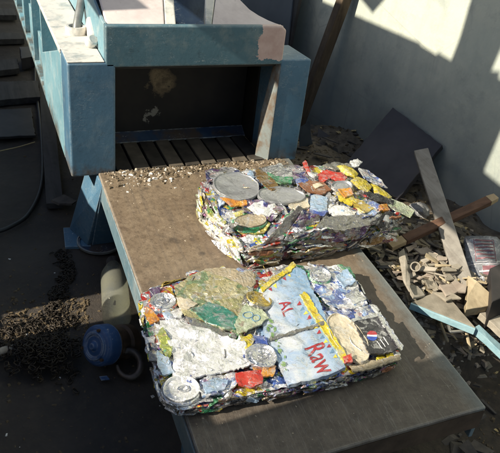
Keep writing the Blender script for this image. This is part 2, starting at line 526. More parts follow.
def foil_finish(k, v, col, bs, bump, rough, metal, gfx=0.0):
    # fine print, scuffs down to bare metal, dirt blotches by noise for darker creases
    fp = k.noise(k.coords('Object', (1, 3.2, 1), True), 150, 3, .6)
    pm = k.ramp(k.noise(v, 24, 3, .5), [(.5, 0.0), (.6, 1.0)])
    fpm = k.math('MULTIPLY', k.ramp(fp, [(.54, 0.0), (.60, 1.0)]), pm)
    col = k.mix(k.math('MULTIPLY', fpm, .45), col, (.10, .09, .10))
    if gfx > 0: col = graphics(k, v, col, gfx)
    sc1 = k.ramp(k.noise(v, 48, 7, .72, .8), [(.53, 0.0), (.63, 1.0)])
    col = k.mix(k.math('MULTIPLY', sc1, .55), col, (.74, .74, .74))
    col = k.mix(k.ramp(k.noise(v, 85, 6, .75), [(.58, 0.0), (.72, .5)]), col, (.12, .10, .075))
    wr = k.noise(k.coords('Object', (1, 1, 1), True), 24, 5, .6, .7)
    rid = k.math('ABSOLUTE', k.math('SUBTRACT', wr, .5))
    b1 = k.bump(rid, min(1, bump*.9), .012)
    b2_ = k.bump(k.voro(v, bs*1.3, 'DISTANCE_TO_EDGE'), bump*.9, .007, b1)
    fw_ = k.math('ABSOLUTE', k.math('SUBTRACT', k.noise(k.coords('Object', (1, 1, 1), True), 75, 4, .6, .5), .5))
    b3_ = k.bump(fw_, bump*.9, .006, b2_)
    k.bump(k.noise(v, 190, 4, .6, 1.0), bump*.5, .003, b3_)
    rr = k.math('ADD', k.ramp(k.noise(v, 60, 4), [(.3, rough-.17), (.7, rough+.06)]), 0.0)
    mt = k.math('ADD', k.math('MULTIPLY', sc1, .35), min(.95, metal), True)
    return k.fin(col, rr, mt)
def foil(name, c, c2=None, metal=.6, rough=.38, amt=.35, bump=.5, bs=70):
    """crumpled printed can metal in one main colour"""
    k = NB(name)
    v = k.coords('Object', rnd=True)
    c2 = c2 or tuple(min(.85, x*.5+.35) for x in c)
    n1 = k.noise(v, 30, 6, .65, .6)
    col = k.mix(k.math('MULTIPLY', k.ramp(n1, [(.50, 0.0), (.60, 1.0)]), amt), c, c2)
    plain = name.split('_')[-1] in ('silver', 'white', 'dull', 'cream', 'brown', 'dark', 'steel', 'tan', 'label', 'film')
    return foil_finish(k, v, col, bs, bump, rough, metal, 0.0 if plain else .4)
def print_foil(name, cols, metal=.55, rough=.36, scale=26, stretch=(1, 1, 1), bump=.6):
    """several print colours broken up by the crushing"""
    k = NB(name)
    v = k.coords('Object', stretch, rnd=True)
    warp = k.n('ShaderNodeTexNoise')
    warp.inputs['Scale'].default_value = 40
    warp.inputs['Detail'].default_value = 5
    k.l(v, warp.inputs['Vector'])
    vm = k.n('ShaderNodeVectorMath')
    vm.operation = 'MULTIPLY_ADD'
    k.l(warp.outputs['Color'], vm.inputs[0])
    vm.inputs[1].default_value = (.09, .09, .09)
    k.l(v, vm.inputs[2])
    r, g, b = k.xyz(k.voro(vm.outputs[0], scale*1.5, 'F1', 1))
    n = len(cols)
    col = k.ramp(r, [(i/n, c) for i, c in enumerate(cols)], 'CONSTANT')
    return foil_finish(k, v, col, scale*2.6, bump, rough, metal, .3 if 'olive' in name else .8)
S_, W_, GY = (.74, .74, .75), (.84, .84, .84), (.42, .42, .43)
FO = {
 'silver': foil('foil_silver', S_, (.8, .8, .82), .85, .30),
 'white': foil('foil_white', W_, (.62, .64, .68), .45, .34),
 'dull': foil('foil_dull', (.36, .37, .385), (.46, .46, .46), .55, .5, bump=.15),
 'cream': foil('foil_cream', (.58, .51, .38), (.66, .62, .52), .2, .5, bump=.3),
 'tan': foil('foil_tan', (.42, .35, .24), (.56, .50, .40), .3, .45),
 'olive': print_foil('foil_olive', [(.40, .36, .19), (.34, .33, .16), (.46, .42, .25), (.20, .27, .15)], .35, .42, 18, (1, 1, 1), .7),
 'teal': foil('foil_teal', (.06, .24, .18), (.30, .42, .34), .45, .38),
 'green': foil('foil_green', (.05, .30, .13), (.45, .58, .48), .5, .35),
 'pale_green': foil('foil_pale_green', (.44, .50, .34), (.58, .58, .46), .3, .42),
 'gold': foil('foil_gold', (.58, .42, .08), (.78, .68, .36), .7, .3),
 'yellow': foil('foil_yellow', (.66, .53, .04), (.76, .68, .34), .35, .38, .25),
 'orange': foil('foil_orange', (.62, .24, .04), (.78, .50, .06), .35, .38),
 'red': foil('foil_red', (.58, .045, .03), (.66, .25, .18), .4, .36, .25),
 'blue': foil('foil_blue', (.07, .12, .40), (.50, .54, .70), .5, .34),
 'lblue': foil('foil_light_blue', (.38, .52, .70), (.66, .70, .76), .4, .36),
 'brown': foil('foil_brown', (.28, .12, .06), (.40, .24, .15), .45, .42),
 'rust': foil('foil_rusty_gold', (.26, .16, .06), (.52, .40, .20), .6, .4),
 'dark': foil('foil_dark', (.045, .045, .05), (.20, .20, .20), .6, .36),
 'purple': foil('foil_purple', (.14, .08, .17), (.36, .32, .40), .55, .38),
 'steel': foil('foil_steel', (.28, .27, .25), (.52, .50, .47), .75, .36),
 'p_mix': print_foil('print_mix', [S_, (.52, .05, .04), S_, (.07, .13, .38), W_, (.72, .58, .05), GY, (.06, .32, .14), S_]),
 'p_green': print_foil('print_green', [S_, (.42, .48, .12), W_, (.10, .34, .12), (.70, .64, .22), S_, (.50, .42, .12), W_]),
 'p_blue': print_foil('print_blue', [S_, (.10, .15, .42), (.34, .46, .70), S_, (.18, .23, .46), W_]),
 'p_purple': print_foil('print_purple', [GY, (.18, .10, .22), (.30, .22, .30), (.06, .07, .20), GY, (.20, .17, .10)], .6, .38),
 'p_dark': print_foil('print_dark', [(.10, .10, .10), GY, (.05, .16, .08), (.16, .12, .07), (.16, .06, .12), (.22, .20, .16), (.05, .06, .18)], .6, .4),
 'p_red': print_foil('print_red', [(.56, .05, .04), S_, W_, (.60, .08, .05), (.70, .45, .05), GY]),
}

# ------------------------------------------------------------------ setting
def sheet_mesh(name, x0, x1, y0, y1, nx, ny, zf, mat, kind=None):
    bm = bmesh.new()
    g = [[bm.verts.new((x0+(x1-x0)*i/nx, y0+(y1-y0)*j/ny, zf(x0+(x1-x0)*i/nx, y0+(y1-y0)*j/ny))) for i in range(nx+1)] for j in range(ny+1)]
    for j in range(ny):
        for i in range(nx):
            bm.faces.new((g[j][i], g[j][i+1], g[j+1][i+1], g[j+1][i]))
    o = build(name, bm, mat, smooth=60)
    if kind: o['kind'] = kind
    return o
def _axis(a, b, c, d, s, big):
    out = [a]
    x = b
    while x < c: out.append(x); x += s
    out += [c, d]
    return out
def heap(x, y):
    """scrap heap between the tray and the wall, ground elsewhere"""
    hx = max(0, min(1, (x-.575)/.07))
    hy = max(0, min(1, (y+.77)/.13))*max(0, min(1, (.75-y)/.3))
    return hx*hy
def ground_z(x, y):
    z = ZG + 0.012*noise.noise(Vector((x*3, y*3, 2))) + 0.005*noise.noise(Vector((x*14, y*14, 5)))
    h = heap(x, y)
    z += h*(.188 + .035*noise.noise(Vector((x*7, y*7, 9)))+.012*noise.noise(Vector((x*25, y*25, 9))))
    return z
xs = [-14, -8, -4, -2] + [-1.5+.03*i for i in range(0, 101)] + [2, 4, 8, 14]
ys = [-14, -8, -4, -2.5] + [-2+.035*i for i in range(0, 160)] + [5, 8, 14]
bm = bmesh.new()
gr = [[bm.verts.new((x, y, ground_z(x, y))) for x in xs] for y in ys]
for j in range(len(ys)-1):
    for i in range(len(xs)-1):
        bm.faces.new((gr[j][i], gr[j][i+1], gr[j+1][i+1], gr[j+1][i]))
g_o = build('ground', bm, M['soil'], smooth=70)
g_o['kind'] = 'structure'

# plastered wall
bm = bmesh.new()
p0, p1 = WA - WT*2.2, WA + WT*6.0
n_ = 60
fr, bk = [], []
prism(bm, [p0+Vector((0, 0, -.6)), p1+Vector((0, 0, -.6)), p1+Vector((0, 0, 2.4)), p0+Vector((0, 0, 2.4))], -WN*.2)
wall = build('plastered_wall', bm, M['wall'], bevel=.004)
tag(wall, 'pale green plastered wall with patches of sunlight, standing behind the scrap heap', 'wall')

# board fence added out of view to shape the sun patches and shade
fx = -1.2
FY, FZ = .080*(fx+2), -.6515*(fx+2)      # the gaps sit where the sun passes at this distance
fe = empty('sun_blocker', (fx, 0, ZG))
tag(fe, 'unseen added board fence with open gaps on the left side of the yard', 'blocker')
def fpoly(pts, dx=0.0, name='board'):  # boards and post are added pieces, outlined by the shade they cast
    bm = bmesh.new()
    prism(bm, [(dx, y+FY+.08*dx, max(ZG, z+FZ-.6515*dx)-ZG) for y, z in pts], (.022, 0, 0))
    return build(name, bm, M['blocker'], fe)
def fb(y0, y1, z0, z1, dx=0.0):
    return fpoly([(y0, z0), (y1, z0), (y1, z1), (y0, z1)], dx)
fb(-3.6, -1.075, -.4, 2.33)                      # solid part nearest the viewer
fb(-1.09, -.80, -.4, 1.225, .024)                # low boards
fb(-.81, -.455, -.4, 1.12, .048)
fb(-.47, -.325, -.4, .76, .024)
fb(-.34, .01, -.4, 1.12, .0)
fb(.0, 4.6, -.4, 1.15, .024)
fpoly([(-1.09, 1.85), (-.39, 1.83), (-.39, 2.06), (-1.09, 2.03)], .024)
fb(-.398, -.2015, 1.67, 2.31, .0)
fpoly([(-.51, 2.03), (-.38, 2.03), (-.38, 2.33), (-.458, 2.36), (-.449, 2.27), (-.529, 2.25)], .048)
fpoly([(-1.09, 2.25), (-.50, 2.25), (-.44, 2.27), (-.44, 2.345), (-.461, 2.34), (-1.09, 2.34)], .0)
fb(-.215, -.10, 1.86, 2.30, .024)
fpoly([(-.118, 1.87), (4.6, 1.87), (4.6, 2.10), (.50, 2.235), (-.118, 2.305)], .048)
fb(-.08, .60, 1.70, 1.80, .072)
fpoly([(-.42, 2.31), (-.262, 2.29), (-.275, 2.40), (-.285, 3.0), (-.40, 3.0), (-.435, 2.42)], .072, 'post')
fpoly([(.09, 2.39), (.14, 2.32), (.225, 2.345), (.225, 2.95), (.09, 2.95)], .072)
fb(-.40, .30, 2.80, 2.90, .096)
# ------------------------------------------------------------------ baling press
press = empty('baling_press', (0, 0, 0))
tag(press, 'blue painted steel baling press with a square open mouth and pink primed hopper', 'baling press')
W0, HO, WL, WR, HP, HL = .48, .307, .126, .103, .321, .4186
bm = bmesh.new()
bx(bm, (-WL, 0, -.012), (0, .12, HP))
build('front_post', bm, M['paint'], press, bevel=.006, seg=3)
bm = bmesh.new()
prism(bm, [(W0+.004, 0, -.012), (W0+WR, 0, -.012), (W0+WR-.012, .14, -.012), (W0+.004, .14, -.012)], (0, 0, HP+.012))
build('front_post', bm, M['paint'], press, bevel=.004, seg=3)
# bare plate on the mouth side of the right post
bm = bmesh.new()
prism(bm, [(W0+.003, -.003, -.004), (W0+.003, -.003, HO), (W0-.001, .03, HO), (W0-.022, .035, .14), (W0-.026, .03, -.004)], (.0, .006, 0))
build('mouth_edge_plate', bm, M['bare'], press, bevel=.002)
# lintel
bm = bmesh.new()
prism(bm, [(-.027, .0, HO), (W0+.0085, .0, HO), (W0+.0085, .0, HL-.012), (W0-.006, 0, HL), (-.027, .0, HL)], (0, .022, 0))
build('lintel', bm, M['lintel'], press, bevel=.005, seg=3)
# left beam running back: top plate, web, flanges, stiffeners
bm = bmesh.new()
prism(bm, [(-WL-.003, .122, HP-.014), (-.028, .122, HP-.014), (-.028, 2.6, HP-.014), (-WL-.003, 2.6, HP-.014)], (0, 0, .014))
build('beam_top_plate', bm, M['worn_top'], press, bevel=.003)
bm = bmesh.new()
bx(bm, (-WL+.001, .002, HP), (-.029, .121, HP+.003))
build('post_cap', bm, M['worn_top'], press, bevel=.001)
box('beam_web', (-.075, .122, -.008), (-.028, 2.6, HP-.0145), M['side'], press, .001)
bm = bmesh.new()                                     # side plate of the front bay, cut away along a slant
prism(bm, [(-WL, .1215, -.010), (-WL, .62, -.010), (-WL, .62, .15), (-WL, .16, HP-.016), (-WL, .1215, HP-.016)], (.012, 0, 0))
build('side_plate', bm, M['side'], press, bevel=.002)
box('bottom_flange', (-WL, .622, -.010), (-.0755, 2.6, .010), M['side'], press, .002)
for y0 in (.625, .95, 1.32, 1.75, 2.2):
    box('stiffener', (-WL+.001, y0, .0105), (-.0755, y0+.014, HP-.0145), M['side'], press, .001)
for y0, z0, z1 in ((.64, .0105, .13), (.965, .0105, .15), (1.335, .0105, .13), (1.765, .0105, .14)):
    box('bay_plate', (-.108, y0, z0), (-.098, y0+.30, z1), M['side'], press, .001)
# hose pipe into a socket, clevis lug
bm = bmesh.new()
Mx = axis_matrix((-.062, .262, HP), (0, 0, 1))
lathe_bm(bm, [(.017, .0), (.030, .0), (.031, .016), (.028, .022), (.021, .022), (.018, .012), (.017, .001)], Mx, 28)
build('hose_socket', bm, M['worn_top'], press, smooth=40)
bm = bmesh.new()
lathe_bm(bm, [(.0, .0025), (.0175, .0025)], Mx, 24)
build('socket_hole', bm, M['rubber'], press)
tube('hose_pipe', catmull([(-.062, .262, HP-.0), (-.052, .285, .355), (-.022, .36, .42), (.01, .45, .50), (.04, .56, .62)]), .0125, M['pipe'], press, 14)
bm = bmesh.new()
lathe_bm(bm, [(.0, .0), (.016, .0), (.016, .020), (.012, .024), (.0, .024)], axis_matrix((-.045, .125, HP+.012), (.25, -.5, .6)), 20)
build('pin', bm, M['worn_top'], press, smooth=40)
slab('lug', [(-.035, .14, HP), (-.035, .27, HP), (-.033, .255, HP+.045), (-.033, .225, HP+.058), (-.034, .16, HP+.03)], (.008, 0, 0), M['worn_top'], press)
tube('hose', catmull([(.0, .30, HP+.03), (.02, .29, .38), (.035, .33, .42), (.06, .41, .45), (.08, .5, .5)]), .008, M['pipe'], press, 10)
# hopper: left cheek, two pink plates with a slot between them
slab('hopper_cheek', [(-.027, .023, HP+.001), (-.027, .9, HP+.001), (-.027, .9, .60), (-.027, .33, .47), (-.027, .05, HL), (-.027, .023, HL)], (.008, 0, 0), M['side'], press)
def tilt(x, y): return (x, y, HL-.006 + max(0, y-.023)*.42)
def plate(name, xy, mat, th=.012):
    return slab(name, [tilt(*p) for p in xy], (0, 0, -th), mat, press, .003)
plate('hopper_plate', [(-.018, .024), (.136, .024), (.157, .123), (.18, .27), (-.018, .27)], M['pink'])
plate('hopper_rib', [(.138, .024), (.168, .024), (.188, .124), (.21, .27), (.182, .27), (.159, .123)], M['worn_top'], .05)
plate('hopper_rib', [(.251, .024), (.269, .024), (.310, .127), (.36, .27), (.33, .27), (.280, .126)], M['worn_top'], .05)
plate('hopper_plate', [(.271, .024), (.488, .024), (.466, .035), (.447, .047), (.425, .066), (.405, .090), (.389, .129), (.372, .19), (.364, .27), (.362, .27), (.312, .127)], M['pink'])
slab('slot_back', [(.12, .30, HO+.02), (.36, .30, HO+.02), (.36, .46, .62), (.12, .46, .62)], (0, .01, 0), M['deep'], press)
slab('slot_floor', [(.12, .0235, HO+.02), (.36, .0235, HO+.02), (.36, .299, HO+.02), (.12, .299, HO+.02)], (0, 0, -.01), M['deep'], press)
slab('hopper_back', [(-.02, .625, HO), (.60, .625, HO), (.60, .66, .70), (-.02, .66, .70)], (0, .012, 0), M['deep'], press)
# chamber
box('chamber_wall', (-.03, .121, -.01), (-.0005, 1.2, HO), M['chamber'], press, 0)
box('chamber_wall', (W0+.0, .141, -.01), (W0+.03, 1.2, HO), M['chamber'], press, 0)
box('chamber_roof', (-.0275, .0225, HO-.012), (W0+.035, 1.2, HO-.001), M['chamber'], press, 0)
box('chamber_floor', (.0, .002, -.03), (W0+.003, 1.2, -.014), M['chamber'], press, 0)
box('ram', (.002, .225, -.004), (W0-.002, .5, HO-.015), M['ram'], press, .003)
bm = bmesh.new()
prism(bm, [(.002, .185, -.005), (.002, .224, -.005), (.002, .224, .018)], (W0-.004, 0, 0))
build('ram_wedge', bm, M['deep'], press, bevel=.001)
rn = random.Random(5)
M['bar1'] = m_plain('floor_bar_a', (.10, .085, .065), (.22, .185, .145), 20, .5, .3, .3)
M['bar2'] = m_plain('floor_bar_b', (.045, .04, .035), (.11, .095, .078), 20, .5, .3, .3)
for i in range(9):
    x0 = .006 + i*.0525
    box('floor_bar', (x0, .004, -.0135), (x0+.045, .184, -.004+rn.uniform(0, .003)), M['bar1' if i % 2 else 'bar2'], press, .002)
# leg under the press corner, with its foot
leg = slab('leg', [(-.050, -.06, -.013), (-.062, .10, -.013), (-.118, .165, ZG+.012), (-.078, .055, ZG+.012)], (.014, .004, 0), M['paint'], press, .003)
slab('leg_web', [(-.049, -.06, -.013), (-.064, .052, ZG+.012), (.10, .052, ZG+.012), (.10, -.06, -.013)], (0, .012, 0), M['paint'], press, .002)
slab('foot', [(-.136, .175, ZG), (-.146, .062, ZG), (-.068, .050, ZG), (-.066, .165, ZG)], (0, 0, .011), M['paint'], press, .002)

# ------------------------------------------------------------------ outfeed tray
XL, XR, LT = -.0506, .557, 1.024
tray = empty('outfeed_tray', (0, 0, 0))
tag(tray, 'long brown steel outfeed tray sloping from the press mouth under two bales', 'metal tray')
def tray_z(x, y):
    z = ZT*y
    f = max(0.0, (-y-LT+.16)/.16)
    z -= .018*f*f*max(0, min(1, (.50-x)/.5))
    z += .0025*noise.noise(Vector((x*4, y*4, 3)))
    return z
bm = bmesh.new()
NX, NY = 44, 70
tp = [[None]*(NX+1) for _ in range(NY+1)]
bt = [[None]*(NX+1) for _ in range(NY+1)]
for j in range(NY+1):
    y = -.004 - (LT-.004)*j/NY
    for i in range(NX+1):
        x = XL + (XR-XL)*i/NX
        tp[j][i] = bm.verts.new((x, y, tray_z(x, y)-.001))
        bt[j][i] = bm.verts.new((x, y, tray_z(x, y)-.011))
for j in range(NY):
    for i in range(NX):
        bm.faces.new((tp[j][i], tp[j][i+1], tp[j+1][i+1], tp[j+1][i]))
        bm.faces.new((bt[j][i], bt[j+1][i], bt[j+1][i+1], bt[j][i+1]))
for j in range(NY):
    for i in (0, NX): bm.faces.new((tp[j][i], tp[j+1][i], bt[j+1][i], bt[j][i]))
for i in range(NX):
    for j in (0, NY): bm.faces.new((tp[j][i], tp[j][i+1], bt[j][i+1], bt[j][i]))
build('top_plate', bm, M['tray'], tray, smooth=35, bevel=.003)
bm = bmesh.new()
prism(bm, [(XL+.001, -.006, -.0125), (XL+.001, -LT+.004, -ZT*LT-.030), (XL+.001, -LT+.004, -ZT*LT-.095), (XL+.001, -.006, -.080)], (.010, 0, 0))
build('side_flange', bm, M['flange'], tray, bevel=.002)
bm = bmesh.new()
prism(bm, [(XR-.011, -.006, -.0125), (XR-.011, -LT+.004, -ZT*LT-.0125), (XR-.011, -LT+.004, -ZT*LT-.095), (XR-.011, -.006, -.080)], (.010, 0, 0))
build('side_flange', bm, M['flange'], tray, bevel=.002)
bm = bmesh.new()
for i in range(NX):
    x0, x1 = XL+(XR-XL)*i/NX, XL+(XR-XL)*(i+1)/NX
    y0 = -LT+.0005
    q = [(x0, y0, tray_z(x0, y0)-.0115), (x1, y0, tray_z(x1, y0)-.0115), (x1, y0, tray_z(x1, y0)-.062), (x0, y0, tray_z(x0, y0)-.062)]
    vs = [bm.verts.new(p) for p in q]
    bm.faces.new(vs)
bmesh.ops.remove_doubles(bm, verts=bm.verts, dist=1e-5)
r_ = bmesh.ops.extrude_face_region(bm, geom=list(bm.faces))
bmesh.ops.translate(bm, verts=[e for e in r_['geom'] if isinstance(e, bmesh.types.BMVert)], vec=(0, .009, 0))
M['lip'] = m_plain('front_lip', (.045, .032, .024), (.12, .085, .06), 14, .6, .4)
build('front_lip', bm, M['lip'], tray)
for x0 in (XL+.02, XR-.06):
    box('leg', (x0, -.86, ZG), (x0+.04, -.82, -.10), M['paint'], tray, .003)
# crumbs swept out of the mouth
def chips(name, mat, n, fpos, smin, smax, seed, parent=None, flat=.5):
    rn = random.Random(seed)
    vs, fs = [], []
    for _ in range(n):
        p = fpos(rn)
        s = smin*(smax/smin)**(rn.random()**2)
        a = rn.uniform(0, 6.28)
        L, Wd, H = s*rn.uniform(.7, 1.6), s*rn.uniform(.5, 1), s*rn.uniform(.2, .7)*flat*1.6
        b = len(vs)
        ca, sa = math.cos(a), math.sin(a)
        tl = rn.uniform(-.3, .3)
        for dx, dy, dz in ((-1,-1,0),(1,-1,0),(1,1,0),(-1,1,0),(-.6,-.5,1),(.7,-.6,1),(.5,.7,1),(-.7,.5,1)):
            x, y = dx*L*rn.uniform(.4, .6), dy*Wd*rn.uniform(.4, .6)
            vs.append((p[0]+x*ca-y*sa, p[1]+x*sa+y*ca, p[2]+dz*H+x*tl))
        for f in ((3,2,1,0),(4,5,6,7),(0,1,5,4),(1,2,6,5),(2,3,7,6),(3,0,4,7)): fs.append([b+i for i in f])
    me = bpy.data.meshes.new(name)
    me.from_pydata(vs, [], fs)
    o = link(name, me, parent, mat)
    o['kind'] = 'stuff'
    return o
def on_tray(rn):
    x = rn.uniform(-.035, .54)
    y = -abs(rn.gauss(0, .045)) - .002
    return (x, y, tray_z(x, y)-.0015)
chips('crumbs', M['crumb'], 420, on_tray, .002, .009, 1)
M['crumb2'] = m_plain('dark_crumbs', (.06, .045, .03), (.20, .15, .09), 60, .85, .2)
chips('dark_crumbs', M['crumb2'], 900, on_tray, .002, .012, 4)
def on_tray2(rn):
    x = rn.uniform(0.0, .22)
    y = -abs(rn.gauss(0, .05)) - .006
    return (x, y, tray_z(x, y)-.0015)
chips('white_litter', M['whitebit'], 60, on_tray2, .003, .013, 2)
def on_tray3(rn):
    x = rn.uniform(-.04, .55)
    y = rn.uniform(-1.0, -.02)
    return (x, y, tray_z(x, y)-.0015)
chips('specks', M['crumb'], 420, on_tray3, .0012, .0045, 3)

# ------------------------------------------------------------------ crushed-can bales
def tri(t): return abs((t % 2.0) - 1.0)
def crumple(x, y, seed, freq=22.0, warp=1.5):
    """-0.5..0.5: a family of long buckles crossed by a coarser fold and fine dents"""
    p = Vector((x*15+seed*3.1, y*15-seed, seed*.37))
    w1 = noise.noise(p)
    w2 = noise.noise(p*1.9+Vector((5, 3, 1)))
    a = seed*1.7
    d1 = x*math.cos(a)+y*math.sin(a)
    a2 = a+1.1+.5*math.sin(seed*2.3)
    d2 = x*math.cos(a2)+y*math.sin(a2)
    t1 = tri(d1*freq*1.9+warp*w1+seed)
    t2 = tri(d2*freq*.75+warp*w2+seed*.7)
    m = .5+.5*noise.noise(p*.8+Vector((9, 1, 4)))
    v = (t1**1.4)*(.35+.65*m) + .8*t2 + .30*noise.noise(p*4.5) + .16*noise.noise(p*9.0)
    return v/1.9 - .45
def resample(pts, step, jit, rn):
    out = []
    n = len(pts)
    for i in range(n):
        a, b = Vector(pts[i]), Vector(pts[(i+1) % n])
        k = max(1, round((b-a).length/step))
        for j in range(k):
            p = a.lerp(b, j/k)
            if j: p = p + Vector((rn.uniform(-jit, jit), rn.uniform(-jit, jit)))
            out.append(p)
    return out
def inside(p, poly):
    c = False
    n = len(poly)
    for i in range(n):
        a, b = poly[i], poly[(i+1) % n]
        if (a[1] > p[1]) != (b[1] > p[1]) and p[0] < (b[0]-a[0])*(p[1]-a[1])/(b[1]-a[1])+a[0]: c = not c
    return c
def edge_dist(p, poly):
    d = 9
    n = len(poly)
    for i in range(n):
        a, b = poly[i], poly[(i+1) % n]
        ab = b-a
        t = max(0, min(1, (p-a).dot(ab)/max(1e-12, ab.dot(ab))))
        d = min(d, (p-a-ab*t).length)
    return d
def sheet_bm(bm, poly, zf, step=.007, skirt=.008, seed=1, jit=.0016, out=.0):
    rn = random.Random(seed)
    ring = resample([Vector(p[:2]) for p in poly], step, jit, rn)
    xs_ = [p.x for p in ring]
    ys_ = [p.y for p in ring]
    pts = list(ring)
    y = min(ys_)
    row = 0
    while y < max(ys_):
        x = min(xs_) + (step/2 if row % 2 else 0)
        while x < max(xs_):
            p = Vector((x+rn.uniform(-.25, .25)*step, y+rn.uniform(-.25, .25)*step))
            if inside(p, ring) and edge_dist(p, ring) > step*.45: pts.append(p)
            x += step
        y += step*.87
        row += 1
    n = len(ring)
    vs, es, fs, *_ = delaunay_2d_cdt(pts, [(i, (i+1) % n) for i in range(n)], [], 1, 1e-6)
    B = [bm.verts.new((v.x, v.y, zf(v.x, v.y))) for v in vs]
    faces = [bm.faces.new([B[i] for i in f]) for f in fs if len(set(f)) > 2]
    if skirt:
        be = [e for f in faces for e in f.edges if len(e.link_faces) == 1]
        be = list(dict.fromkeys(be))
        low = {}
        for e in be:
            for v in e.verts:
                if v not in low: low[v] = bm.verts.new((v.co.x, v.co.y, v.co.z-skirt))
        for e in be:
            a, b = e.verts
            bm.faces.new((a, b, low[b], low[a]))
def place(bm, Mx):
    bmesh.ops.transform(bm, matrix=Mx, verts=bm.verts)

